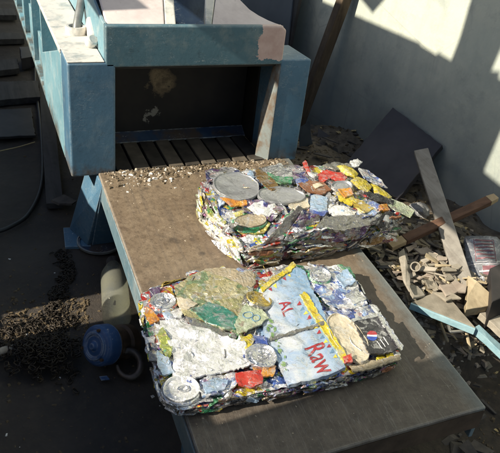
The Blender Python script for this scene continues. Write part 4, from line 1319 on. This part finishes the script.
# dark folded plates on the front corner
def plate3(bale, name, pts, mat, seed, amp=.006):
    pts = [Vector(p) for p in pts]
    o_ = pts[0]
    u_ = (pts[1]-o_).normalized()
    n_ = u_.cross(pts[2]-o_).normalized()
    v_ = n_.cross(u_)
    if n_.y > 0: n_, u_, v_ = -n_, -u_, v_
    Mx = Matrix(((u_.x, v_.x, n_.x, o_.x), (u_.y, v_.y, n_.y, o_.y), (u_.z, v_.z, n_.z, o_.z), (0, 0, 0, 1)))
    q = [Vector(((p-o_).dot(u_), (p-o_).dot(v_))) for p in pts]
    bm = bmesh.new()
    sheet_bm(bm, q, lambda x, y: amp*crumple(x, y, seed, 22), .007, .004, seed)
    place(bm, Mx)
    return build(name, bm, FO[mat], bale.e)
def F2(px, py, yw=-.505): 
    p = on(px, py, (0, 1, 0), yw)
    return b2.Mi @ p
plate3(b2, 'folded_plate', [F2(262, 245), F2(299, 206, -.47), F2(306, 209, -.47), F2(284, 240)], 'steel', 5)
plate3(b2, 'folded_plate', [F2(284, 240), F2(304, 210, -.475), F2(322, 216, -.475), F2(318, 228), F2(296, 243)], 'p_purple', 6, .010)
plate3(b2, 'folded_plate', [F2(316, 228), F2(324, 217, -.485), F2(372, 214, -.485), F2(382, 222), F2(340, 232)], 'steel', 7, .008)
plate3(b2, 'folded_plate', [F2(296, 243), F2(318, 230), F2(372, 226), F2(360, 238), F2(310, 248)], 'p_purple', 8, .010)
plate3(b2, 'folded_plate', [F2(372, 222), F2(390, 211, -.48), F2(401, 215, -.48), F2(396, 226), F2(380, 231)], 'dark', 9, .008)
dk = ['p_dark', 'steel', 'rust', 'p_purple', 'p_dark', 'p_green', 'tan', 'brown', 'silver', 'p_red', 'olive']
b2.side((.212, -.240), (.32, -.240), dk + ['p_red', 'olive', 'tan'], 22, 51, (.05, .12), (.006, .022), (.0, .010), .22)
b2.side((.32, -.240), (.50, -.230), dk + ['green', 'olive'], 40, 52, (.07, .17), (.005, .020), (.0, .010), .12)
b2.side((.50, -.230), (.682, -.213), dk + ['p_red', 'silver', 'p_green'], 44, 53, (.03, .11), (.007, .024), (.0, .010), .3)
lf = ['p_green', 'white', 'silver', 'p_green', 'p_mix', 'cream', 'pale_green', 'yellow', 'white']
b2.side((.168, -.06), (.212, -.240), lf, 44, 54, (.05, .13), (.006, .020), (.0, .008), .30)
b2.side((.172, .012), (.168, -.06), lf, 16, 55, (.03, .06), (.010, .024), (.0, .005), .35)
b2.side((.190, -.18), (.240, -.252), ['p_red', 'lblue', 'p_blue', 'white', 'yellow'], 7, 58, (.03, .06), (.014, .028), (.002, .006), .3)
b2.side((.682, -.213), (.620, -.03), ['p_dark', 'silver', 'p_green', 'steel', 'p_red'], 24, 56, (.03, .08), (.010, .026))
b2.side((.565, .048), (.172, .012), ['silver', 'steel', 'p_mix', 'p_dark'], 22, 57, (.04, .10), (.010, .026))

b2.rims(46, 62, ['silver', 'silver', 'steel', 'white', 'dark', 'tan'])

# ------------------------------------------------------------------ left of the press: ground things
def gline(pts, z): return [gz(px, py, z) for px, py in pts]
# dark flat bar along the ground
a, b = gz(46, 96, ZG+.02), gz(55, 206, ZG+.02)
o = beam('flat_bar', a+(a-b)*.25, b, .056, .022, (0, 0, 1), M['old_wood'])
tag(o, 'long dark timber batten lying on the ground left of the press', 'timber')
o = tube('rubber_hose', catmull([gz(36, 30, ZG+.02), gz(35, 75, ZG+.02), gz(41, 130, ZG+.02), gz(42, 180, ZG+.015), gz(30, 212, ZG+.012), gz(12, 226, ZG+.012), gz(-8, 233, ZG+.012), gz(-30, 236, ZG+.012)], 8), .007, M['rubber'], None, 10)
tag(o, 'black rubber hose curving over the dark ground on the left', 'hose')
o = tube('wire', catmull([gz(-12, 154, ZG+.02), gz(0, 151, ZG+.02), gz(18, 147, ZG+.025), gz(35, 142, ZG+.045)], 6), .0022, M['straw'], None, 6)
tag(o, 'thin pale wire lying across the dark ground beside the hose', 'wire')
for nm, lab_, p, mt, th in (
    ('scrap_plate', 'dark grey steel plate lying flat on the ground at the far left', [(-14, 88), (39, 86), (41, 103), (-16, 108)], M['old_wood'], .03),
    ('scrap_plank', 'narrow dark plank on the ground, farthest up the left edge', [(-10, 38), (24, 38), (25, 44), (-12, 45)], M['old_wood'], .03),
    ('scrap_block', 'dark block lying near the press beam at upper left', [(20, 58), (34, 57), (36, 68), (22, 70)], M['dark_plate'], .06),
    ('scrap_plate', 'dark square plate behind the timber batten on the left', [(-8, 112), (32, 110), (36, 138), (-8, 140)], M['black_slab'], .012),
    ('scrap_plank', 'dim plank lying between the block and the steel plate on the left', [(-8, 66), (18, 64), (20, 74), (-10, 78)], M['old_wood'], .03),
    ('scrap_plank', 'dark plank with a pale edge near the top left corner', [(-8, 12), (16, 14), (17, 20), (-10, 20)], M['old_wood'], .03)):
    q = [gz(px, py, ZG+.012) for px, py in p]
    tag(slab(nm, q, (0, 0, th), mt, None, .002, .006, len(lab_)), lab_, 'scrap')
# dark sheet and rags
o = slab('paper_scrap', [gz(px, py, ZG+.03) for px, py in [(50, 202), (63, 196), (76, 203), (72, 206), (58, 206)]], (.004, 0, .008), M['tile4'], None, .001, .006, 4)
tag(o, 'crumpled grey paper at the near end of the timber batten', 'paper')
o = tube('pale_stick', [gz(-6, 354, ZG+.03), gz(4, 351, ZG+.03), gz(25, 346, ZG+.03)], [.010, .011, .010], M['tile1'], None, 12)
tag(o, 'short pale round stick beside the chain heap at the left edge', 'stick')
# chain heap
ch = empty('chain', (gz(45, 350)[0], gz(45, 350)[1], ZG))
tag(ch, 'rusty steel chain, a dark heap with a strand trailing up towards the press foot', 'chain')
def link_mesh():
    bm = bmesh.new()
    pts = []
    for i in range(12):
        a = 2*math.pi*i/12
        pts.append(Vector((math.cos(a)*.0055+math.copysign(.0045, math.cos(a))*(abs(math.cos(a)) > .2), math.sin(a)*.0065, 0))*.78)
    rings = []
    for i, p in enumerate(pts):
        d = (pts[(i+1) % 12]-pts[i-1]).normalized()
        s_ = d.cross(Vector((0, 0, 1)))
        rings.append([bm.verts.new(p+(s_*math.cos(k*math.pi*2/5)+Vector((0, 0, 1))*math.sin(k*math.pi*2/5))*.0015) for k in range(5)])
    for i in range(12):
        a, b = rings[i], rings[(i+1) % 12]
        for k in range(5): bm.faces.new((a[k], a[(k+1) % 5], b[(k+1) % 5], b[k]))
    me = bpy.data.meshes.new('link')
    bmesh.ops.recalc_face_normals(bm, faces=bm.faces)
    bm.to_mesh(me)
    bm.free()
    for p in me.polygons: p.use_smooth = True
    me.materials.append(M['chain'])
    return me
lm = link_mesh()
rn = random.Random(77)
def heap_h(p):
    c = gz(42, 362)
    return max(0, .055*(1-((p.x-c.x)/.13)**2-((p.y-c.y)/.085)**2))
spots = []
while len(spots) < 900:
    t = rn.random()
    if t < .62:
        px, py = rn.gauss(42, 17), rn.gauss(361, 10)
        if px < -10 or px > 80: continue
    elif t < .80:
        px = rn.uniform(-6, 78)
        py = 336-px*.2+rn.gauss(0, 7)
    else:
        u = rn.random()
        px, py = 60+7*math.sin(u*5)+rn.gauss(0, 4), 252+u*65
    p = gz(px, py)
    spots.append((p, heap_h(p)*rn.uniform(.55, 1.05), heap_h(p)))
spots.sort(key=lambda s: -(s[1]-s[2]))
rest_v, rest_f = [], []
for i, (p, hz, hh) in enumerate(spots):
    z = max(ground_z(p.x, p.y)+.004, ZG+.005) + hz
    Mx = Matrix.Translation((p.x, p.y, z)) @ Matrix.Rotation(rn.uniform(0, 6.28), 4, 'Z') @ Matrix.Rotation(rn.gauss(0, .7), 4, 'X') @ Matrix.Rotation(rn.gauss(0, .35), 4, 'Y') @ Matrix.Scale(rn.uniform(.9, 1.15), 4)
    if i < 290:
        o = bpy.data.objects.new('link', lm)
        C.objects.link(o)
        o.parent = ch
        o.matrix_basis = Matrix.Translation(-ch.location) @ Mx
    else:
        b = len(rest_v)
        rest_v += [Mx @ v.co - ch.location for v in lm.vertices]
        rest_f += [tuple(b+i_ for i_ in q.vertices) for q in lm.polygons]
me = bpy.data.meshes.new('lower_links')
me.from_pydata(rest_v, [], rest_f)
o = link('lower_links', me, ch, M['chain'])
o['kind'] = 'stuff'
# chain hoist with its blue cover and hook
hc = gz(95, 346, ZG+.075)
ho = empty('chain_hoist', (hc.x, hc.y, ZG))
tag(ho, 'blue chain hoist with a steel hook lying on the ground under the tray', 'chain hoist')
axd = Vector((-.80, -.42, .42)).normalized()
def hl(v): return v - ho.location
bm = bmesh.new()
lathe_bm(bm, [(0, .012), (.007, .012), (.010, .008), (.013, .004), (.026, .002), (.029, .006), (.034, .006), (.037, .001), (.045, -.001), (.050, -.006), (.0515, -.012), (.0515, -.040), (.047, -.043), (.0, -.043)], axis_matrix(hl(hc), axd), 40)
build('gear_cover', bm, M['hoist_blue'], ho, smooth=35)
bm = bmesh.new()
lathe_bm(bm, [(0, -.0435), (.044, -.0435), (.046, -.050), (.040, -.058), (.040, -.085), (.046, -.092), (.044, -.118), (.02, -.125), (0, -.125)], axis_matrix(hl(hc), axd), 32)
build('chain_wheel_housing', bm, M['hoist_rust'], ho, smooth=35)
for q in range(3):
    a = 1.0+q*2.09
    fr_ = axis_matrix(hl(hc), axd)
    p = fr_ @ Vector((.041*math.cos(a), .041*math.sin(a), .001))
    bm = bmesh.new()
    lathe_bm(bm, [(0, .005), (.004, .005), (.0045, -.004)], axis_matrix(p, axd), 6)
    build('bolt', bm, M['hoist_rust'], ho)
kc = gz(129, 364, ZG+.030)
pts = []
e1 = (gz(142, 366, ZG+.03)-kc).normalized()
e2 = (gz(128, 380, ZG+.012)-kc).normalized()
rad = []
for i in range(25):
    a = -2.0 + i/24*4.9
    pts.append(hl(kc + (e1*math.cos(a)*.030 + e2*math.sin(a)*.034)))
    rad.append(.0095*(1-.55*(i/24)**3))
bm = bmesh.new()
tube_bm(bm, pts, rad, 12)
build('hook', bm, M['hook_steel'], ho, smooth=60)
bm = bmesh.new()
tube_bm(bm, [pts[0], pts[0]*.6+hl(gz(118, 345, ZG+.06))*.4, hl(gz(118, 343, ZG+.065))], [.0095, .012, .014], 12)
build('hook_shank', bm, M['hoist_rust'], ho, smooth=60)
o = slab('blue_paint_flake', [gz(px, py, ZG+.012) for px, py in [(99, 377), (107, 376), (110, 380), (101, 381)]], (0, 0, .002), M['hoist_blue'], None, 0, .002, 5)
tag(o, 'small blue paint flake on the ground below the blue hoist', 'paint flake')
# plastic container
k = NB('clear_plastic')
v = k.coords()
col = k.mix(k.ramp(k.noise(v, 20, 5, .6), [(.4, 0.0), (.65, 1.0)]), (.80, .80, .62), (.66, .68, .60))
k.b.inputs['Transmission Weight'].default_value = .1
k.bump(k.noise(v, 45, 4), .3, .003)
M['plastic'] = k.fin(col, .3)
tr_ = k.n('ShaderNodeBsdfTransparent')
tr_.inputs[0].default_value = (.92, .93, .88, 1)
mx_ = k.n('ShaderNodeMixShader')
mx_.inputs[0].default_value = .2
k.l(tr_.outputs[0], mx_.inputs[1])
k.l(k.b.outputs[0], mx_.inputs[2])
k.l(mx_.outputs[0], k.out.inputs[0])
p_a, p_b = gz(113, 264, ZG+.045), gz(117, 318, ZG+.045)
bo = empty('plastic_bottle', tuple(p_b))
tag(bo, 'translucent yellowish plastic bottle lying under the tray edge behind the hoist', 'bottle')
Lb = (p_a-p_b).length
bm = bmesh.new()
lathe_bm(bm, [(0, -.02), (.022, -.02), (.034, -.012), (.038, .0), (.038, Lb*.25), (.0365, Lb*.27), (.038, Lb*.29), (.038, Lb*.74), (.034, Lb*.82), (.024, Lb*.92), (.018, Lb*.97), (.016, Lb)], axis_matrix((0, 0, 0), p_a-p_b), 28)
build('bottle_body', bm, M['plastic'], bo, smooth=40)
bm = bmesh.new()
lathe_bm(bm, [(.0165, Lb*.965), (.0195, Lb*.966), (.0195, Lb*1.06), (0, Lb*1.06)], axis_matrix((0, 0, 0), p_a-p_b), 20)
build('cap', bm, M['old_wood'], bo, smooth=40)
# bucket lid ring under the bracket
bc = gz(97, 248, ZG+.01)
bk_ = empty('round_lid', (bc.x+.015, bc.y+.03, ZG))
tag(bk_, 'round dark blue lid lying on the ground behind the press foot', 'lid')
bm = bmesh.new()
lathe_bm(bm, [(0, .004), (.062, .004), (.066, .006), (.068, .016), (.064, .016), (.062, .009), (0, .009)], Matrix(), 36)
build('lid_disc', bm, M['deep'], bk_, smooth=40)
bm = bmesh.new()
lathe_bm(bm, [(.0685, .010), (.072, .011), (.0725, .018), (.0685, .019)], Matrix(), 36)
build('lid_rim', bm, M['pipe'], bk_, smooth=40)

# litter on the ground
def on_left(rn):
    px, py = rn.uniform(-20, 150), rn.uniform(120, 470)
    p = gz(px, py)
    return (p.x, p.y, ground_z(p.x, p.y)-.001)
chips('ground_litter', M['gravel'], 500, on_left, .003, .010, 11)
def on_left2(rn):
    px, py = rn.uniform(-20, 160), rn.uniform(180, 470)
    p = gz(px, py)
    return (p.x, p.y, ground_z(p.x, p.y)-.001)
chips('white_litter', M['whitebit'], 45, on_left2, .003, .010, 12)
def on_band(rn):
    px = rn.uniform(-20, 88)
    py = 332-px*.22+rn.gauss(0, 13)
    p = gz(px, py)
    return (p.x, p.y, ground_z(p.x, p.y)-.001)
chips('gravel', M['gravel'], 1500, on_band, .003, .012, 13)
def on_right(rn):
    x, y = rn.uniform(.60, 1.12), rn.uniform(-1.1, .45)
    return (x, y, ground_z(x, y)-.001)
chips('gravel', M['gravel'], 2600, on_right, .003, .014, 14)
chips('straw', M['straw'], 350, on_right, .004, .03, 15, flat=.12)
chips('rubble', M['tile3'], 420, lambda rn: (lambda x, y: (x, y, ground_z(x, y)-.002))(rn.uniform(.62, 1.02), rn.uniform(-.78, -.35)), .006, .030, 16, flat=.4)
chips('rubble', M['tile1'], 160, lambda rn: (lambda x, y: (x, y, ground_z(x, y)-.002))(rn.uniform(.62, 1.02), rn.uniform(-.76, -.40)), .006, .026, 17, flat=.4)

chips('rubble', M['tile2'], 260, lambda rn: (lambda x, y: (x, y, ground_z(x, y)-.002))(rn.uniform(.62, 1.05), rn.uniform(-.80, -.30)), .006, .034, 18, flat=.35)
chips('rubble', M['tile4'], 300, lambda rn: (lambda x, y: (x, y, ground_z(x, y)-.002))(rn.uniform(.60, 1.08), rn.uniform(-1.0, .5)), .008, .045, 19, flat=.35)
def splinters(name, mat, n, seed, x0, x1, y0, y1, lr, wr):
    rn = random.Random(seed)
    vs, fs = [], []
    for _ in range(n):
        x, y = rn.uniform(x0, x1), rn.uniform(y0, y1)
        z = ground_z(x, y)+rn.uniform(.001, .022)
        L, w_, h_ = rn.uniform(*lr), rn.uniform(*wr), rn.uniform(.0015, .005)
        a = rn.gauss(-.5, .8)
        Mx = Matrix.Translation((x, y, z)) @ Matrix.Rotation(a, 4, 'Z') @ Matrix.Rotation(rn.gauss(0, .22), 4, 'Y') @ Matrix.Rotation(rn.gauss(0, .3), 4, 'X')
        b = len(vs)
        tp_ = rn.uniform(.3, 1)
        for dx, dy, dz in ((-1,-1,-1),(1,-tp_,-1),(1.1,tp_*.6,-1),(-.9,1,-1),(-1,-1,1),(1,-tp_,1),(1.1,tp_*.6,1),(-.9,1,1)):
            vs.append(Mx @ Vector((dx*L/2, dy*w_/2, dz*h_/2)))
        for f in ((3,2,1,0),(4,5,6,7),(0,1,5,4),(1,2,6,5),(2,3,7,6),(3,0,4,7)): fs.append([b+i for i in f])
    me = bpy.data.meshes.new(name)
    me.from_pydata(vs, [], fs)
    o = link(name, me, None, mat)
    o['kind'] = 'stuff'
for i, mt in enumerate(('tile1', 'tile2', 'tile3', 'beige_wood', 'tile3')):
    splinters('splinter_litter', M[mt], 46, 200+i, .62, .98, -.74, -.36, (.02, .065), (.006, .024))
splinters('splinter_litter', M['tile4'], 60, 210, .62, 1.05, -1.0, .3, (.02, .08), (.006, .03))
# ------------------------------------------------------------------ right: scrap heap and things against the wall
ZS = -.115
def flat(name, px, z, th, mat, label, cat, rough=.004, seed=1, off=None, group=None, zs=None, bevel=.0015):
    pts = [gz(p[0], p[1], z if zs is None else zs[i]) for i, p in enumerate(px)]
    o = slab(name, pts, off or (0, 0, -th), mat, None, bevel, rough, seed)
    return tag(o, label, cat, group)
# leaning dark panel
A_, B_ = wz(397, 106)+WN*.02, wz(447, 144)+WN*.02
D_ = gz(334, 176, -.12)
C_ = B_ + (D_-A_)
C_ = Vector((C_.x, C_.y, max(C_.z, ZG+.01)))
n_ = (B_-A_).cross(D_-A_).normalized()
if n_.x > 0: n_ = -n_
o = slab('steel_sheet', [A_, B_, C_, D_], -n_*.022, M['dark_plate'], None, .002, .004, 6)
tag(o, 'dark square steel sheet leaning on one corner against the wall behind the bales', 'sheet')
# grey board and brown timber
g0, g1 = gz(421, 151, .055), gz(467, 292, -.105)
o = beam('grey_board', g0, g1, .046, .018, (-.45, -.15, 1), M['grey_wood'])
tag(o, 'weathered grey board leaning from the heap up to the dark steel sheet', 'board')
t0, t1 = gz(404, 240, -.072), gz(488, 201, .012)
tm = empty('brown_timber', tuple(t0))
tag(tm, 'reddish brown timber lying across the grey board with a pale sawn end', 'timber')
beam('timber_body', t0-t0, t1-t0, .028, .019, (-.3, -.2, 1), M['brown_wood'], tm)
dd = (t1-t0).normalized()
beam('sawn_end', (t1-t0)+dd*.0005, (t1-t0)+dd*.030, .0282, .0192, (-.3, -.2, 1), M['cut_wood'], tm, .001, .8)
beam('sawn_end', -dd*.05, -dd*.0005, .026, .017, (-.3, -.2, 1), M['cut_wood'], tm, .001)
# clear crumpled bag
def lump(name, c, r, mat, label, cat, sd, sq=(1, 1, .6)):
    bm = bmesh.new()
    bmesh.ops.create_icosphere(bm, subdivisions=4, radius=1)
    for v in bm.verts:
        p = v.co.copy()
        f = 1+.35*crumple(p.x*.06+p.z*.03, p.y*.06-p.z*.05, sd, 30)+.2*noise.noise(p*1.7+Vector((sd, 0, 0)))
        v.co = Vector(c)+Vector((p.x*r*sq[0], p.y*r*sq[1], p.z*r*sq[2]))*f
    return tag(build(name, bm, mat), label, cat)
k = NB('clear_bag')
k.b.inputs['Transmission Weight'].default_value = .35
v = k.coords()
k.bump(k.noise(v, 60, 5), .5, .004)
M['bag'] = k.fin((.38, .38, .38), .25)
lump('plastic_bag', gz(420, 210, -.09), .034, M['bag'], 'crumpled grey plastic bag between the rear bale and the grey board', 'plastic bag', 3)
# package with red print
pk0, pk1 = gz(481, 236, -.055), gz(487, 284, -.115)
pd = (pk1-pk0).normalized()
ps = pd.cross(Vector((-.35, -.2, 1))).normalized()
pn = ps.cross(pd).normalized()
Lp = (pk1-pk0).length
pe = empty('printed_packet', tuple(pk0))
tag(pe, 'silver and dark red printed packet lying against the wall right of the boards', 'packet')
bm = bmesh.new()
def zpk(x, y):
    ed = min(x, Lp-x)/Lp*2
    return .019*max(0, min(1, ed*3))**.5*max(0, 1-(abs(y)/.056)**3) + .008*crumple(x, y, 4, 24)
sheet_bm(bm, [(0, -.042), (Lp*.1, -.05), (Lp*.9, -.05), (Lp, -.042), (Lp, .042), (Lp*.9, .05), (Lp*.1, .05), (0, .042)], zpk, .007, .02, 5)
Mpk = Matrix(((pd.x, ps.x, pn.x, 0), (pd.y, ps.y, pn.y, 0), (pd.z, ps.z, pn.z, 0), (0, 0, 0, 1)))
place(bm, Mpk)
M['packet'] = foil('packet_film', (.17, .18, .20), (.33, .34, .36), .2, .4, .5, .2)
build('packet_body', bm, M['packet'], pe, smooth=50)
def pk_ink(name, rects, mat, lift=.0012):
    bm = bmesh.new()
    for x0, x1, y0, y1 in rects:
        sheet_bm(bm, [(x0, y0), (x1, y0), (x1, y1), (x0, y1)], lambda x, y: zpk(x, y)+lift, .006, 0, 2, 0)
    place(bm, Mpk)
    build(name, bm, mat, pe)
M['ink_maroon'] = m_plain('maroon_ink', (.16, .07, .085), (.24, .11, .125), 60, .5, 0)
M['ink_pale'] = m_plain('pale_ink', (.45, .42, .44), (.55, .52, .54), 60, .5, 0)
pk_ink('printed_lines', [(Lp*(.16+.075*i), Lp*(.19+.075*i), -.026, .022) for i in range(6)], M['ink_maroon'])
pk_ink('printed_lines', [(Lp*.13, Lp*.14, -.03, .026), (Lp*.62, Lp*.63, -.03, .026)], M['ink_pale'])
pk_ink('printed_frame', [(Lp*.15, Lp*.61, -.030, -.028), (Lp*.15, Lp*.61, .024, .026)], M['ink_maroon'])
pk_ink('printed_band', [(Lp*.70, Lp*.88, -.046, .01)], M['ink_maroon'])
pk_ink('printed_band', [(Lp*.66, Lp*.675, -.047, .047), (Lp*.80, Lp*.83, -.02, .02)], M['ink_pale'], .0016)
# beige block and dark box at the right edge
flat('beige_board', [(468, 275), (477, 281), (499, 300), (489, 306), (466, 310)], -.075, .03, M['beige_wood'], 'beige wooden offcut with a square corner below the printed packet', 'offcut', .002, 3, off=(0.01, .01, -.035), zs=[-.065, -.065, -.09, -.10, -.10])
o = slab('dark_box', [gz(490, 268, -.05), gz(512, 258, -.05), gz(514, 292, -.06), gz(492, 302, -.06)], (0.01, 0, -.10), M['black_slab'], None, .003)
tag(o, 'black box at the right edge in front of the printed packet', 'box')
# triangular board with light blue edge
tb = [gz(411, 302, ZS+.02), gz(436, 291, ZS+.02), gz(452, 300, ZS+.018), gz(476, 328, ZS+.010)]
te = empty('blue_edged_board', tuple(tb[0]))
tag(te, 'triangular grey board with a light blue front edge beside the tray', 'board')
slab('board_top', [p-tb[0] for p in tb], (0, 0, -.012), M['tile3'], te, .001, .003, 8)
ex = (tb[3]-tb[0])
sd_ = Vector((ex.y, -ex.x, 0)).normalized()
if sd_.y > 0: sd_ = -sd_
slab('blue_edge', [sd_*.0012, ex+sd_*.0012, ex+Vector((0, 0, -.018))+sd_*.0012, Vector((0, 0, -.018))+sd_*.0012], sd_*.006, M['bluefoam'], te, .001, .002, 9)
flat('blue_strip', [(474, 327), (479, 324), (503, 346), (503, 354)], ZS+.0, .02, M['bluefoam'], 'light blue strip running from the triangular board to the right edge', 'strip', .002, 5, zs=[ZS+.008, ZS+.008, -.15, -.15])
flat('pale_board', [(478, 312), (490, 305), (506, 322), (506, 336)], ZS-.01, .02, M['tile1'], 'pale board scrap at the right edge behind the light blue strip', 'board', .006, 6)
# broken pieces in the heap: distinct ones first
BR = [
 ([(398, 252), (404, 247), (411, 276), (410, 292), (403, 280)], -.070, M['tile1'], 'pale upright board scrap right beside the tray under the rear bale'),
 ([(413, 248), (427, 246), (439, 254), (436, 258), (420, 254)], -.085, M['tile2'], 'broken board piece just below the brown timber'),
 ([(428, 256), (438, 254), (449, 261), (446, 266), (432, 262)], -.085, M['tile2'], 'small board piece left of the grey board'),
 ([(400, 262), (412, 264), (417, 275), (405, 281)], -.090, M['tile1'], 'pale flat scrap left of the little tin'),
 ([(405, 283), (418, 285), (427, 296), (413, 298)], -.090, M['tile1'], 'pale wedge of scrap touching the tray edge'),
 ([(438, 285), (456, 279), (468, 285), (466, 292), (446, 296)], -.080, M['tile2'], 'long pinkish board scrap against the grey board foot'),
 ([(421, 264), (430, 262), (441, 270), (434, 277), (424, 273)], -.088, M['tile3'], 'grey broken piece right of the little tin'),
 ([(432, 292), (450, 290), (462, 298), (446, 301)], -.085, M['tile3'], 'grey splinter lying on the triangular board'),
 ([(441, 268), (449, 268), (455, 279), (446, 281)], -.085, M['tile3'], 'dull grey piece in the middle of the heap'),
 ([(405, 247), (416, 242), (418, 246), (408, 252)], -.08, M['tile2'], 'small chip under the end of the rear bale'),
 ([(424, 279), (436, 281), (440, 288), (428, 288)], -.092, M['tile3'], 'short flat piece below the broken grey piece'),
]
for i, (p, z, mt, lb) in enumerate(BR):
    r1 = random.Random(i+60)
    zs_ = [z + r1.uniform(-.012, .012) for _ in p]
    flat('board_scrap', p, z, .006, mt, lb, 'scrap', .008, i+20, zs=zs_, group='broken scraps in the heap beside the tray')
# little tin and silver frame
tc_ = gz(415, 267, -.075)
tn = empty('small_tin', tuple(tc_))
tag(tn, 'little round tin lying open among the scrap beside the tray', 'tin')
bm = bmesh.new()
lathe_bm(bm, [(.0, -.012), (.0115, -.012), (.012, .002), (.013, .004), (.0105, .0045), (.010, -.008), (0, -.008)], axis_matrix((0, 0, 0), (-.35, -.5, .6)), 24)
build('tin_body', bm, M['tile3'], tn, smooth=40)
bm = bmesh.new()
lathe_bm(bm, [(.0122, .003), (.0138, .004), (.0138, .0065), (.0108, .0065), (.0108, .0048)], axis_matrix((0, 0, 0), (-.35, -.5, .6)), 24)
build('tin_rim', bm, M['tile1'], tn, smooth=40)
fe2 = empty('metal_frame', tuple(gz(452, 322, -.15)))
tag(fe2, 'small silver metal frame under the light blue edge of the board', 'frame')
q = [gz(px, py, -.15)-fe2.location for px, py in [(447, 318), (460, 316), (464, 331), (450, 332)]]
for i in range(4):
    beam('frame_bar', q[i], q[(i+1) % 4], .006, .006, (0, 0, 1), M['steel'], fe2, .0008)
for i, (pa, pb) in enumerate((((463, 315), (470, 350)), ((440, 322), (448, 342)))):
    o = beam('splinter', gz(*pa, -.15), gz(*pb, -.2), .008, .006, (0, 0, 1), M['beige_wood'])
    tag(o, ('long pale splinter hanging down below the light blue edge', 'short pale splinter below the triangular board')[i], 'splinter')
# fallen sheets behind the right post
for i, (p, zz, mt, lb) in enumerate([
    ([(297, 128), (310, 120), (313, 146), (300, 160)], (-.02, .02, -.10, -.16), M['sheet'], 'blue grey sheet standing right behind the front post of the press'),
    ([(303, 146), (318, 138), (346, 152), (352, 162), (330, 166), (306, 160)], (-.14, -.12, -.16, -.18, -.2, -.2), M['tile4'], 'dark crumpled sheet on the ground behind the rear bale'),
    ([(318, 128), (344, 144), (350, 152), (338, 152), (316, 138)], (-.09, -.13, -.16, -.16, -.12), M['dark_plate'], 'dark strip of sheet lying above the crumpled sheet')]):
    pts = [gz(a[0], a[1], z) for a, z in zip(p, zz)]
    tag(slab('bent_sheet', pts, (.004, .006, -.006), mt, None, .001, .004, i+2), lb, 'sheet')
# poles leaning on the wall
def reach(a, b, z):
    """carry the line from b through a on to height z"""
    return b + (a-b)*((z-b.z)/(a.z-b.z))
pb, pt = on(304, 108, WN, WN.dot(WA+WN*.10)), on(352, -22, WN, WN.dot(WA+WN*.035))
o = beam('leaning_pole', reach(pb, pt, ZG+.01), pt+(pt-pb)*.35, .046, .04, (-1, 0, .2), M['pole_wood'], None, .004)
tag(o, 'dark brown timber pole leaning against the wall behind the press', 'pole')
lp0, lp1 = on(284, 62, WN, WN.dot(WA+WN*.10)), on(301, -20, WN, WN.dot(WA+WN*.05))
lp0, lp1 = reach(lp0, lp1, ZG+.01), lp1+(lp1-lp0)*.3
lpe = empty('leaning_lath', tuple(lp0))
tag(lpe, 'black flat lath with a pale edge leaning left of the brown pole', 'lath')
beam('lath_body', lp0-lp0, lp1-lp0, .06, .015, (-1, 0, .2), M['black_slab'], lpe)
s_ = (lp1-lp0).cross(Vector((-1, 0, .2))).normalized()
beam('pale_edge', s_*-.033, (lp1-lp0)+s_*-.033, .004, .016, (-1, 0, .2), M['steel'], lpe, .0005)
ds = [on(px, py, WN, WN.dot(WA+WN*d_)) for px, py, d_ in [(228, -30, .05), (296, -30, .05), (284, 70, .13), (236, 70, .13)]]
ds[2], ds[3] = reach(ds[2], ds[1], ZG+.01), reach(ds[3], ds[0], ZG+.01)
o = slab('dark_backing', ds, WN*-.008, M['sheet'], None, .001)  # plane standing for the dark area behind the hopper
tag(o, 'dark blue grey plane set against the wall behind the hopper', 'sheet')
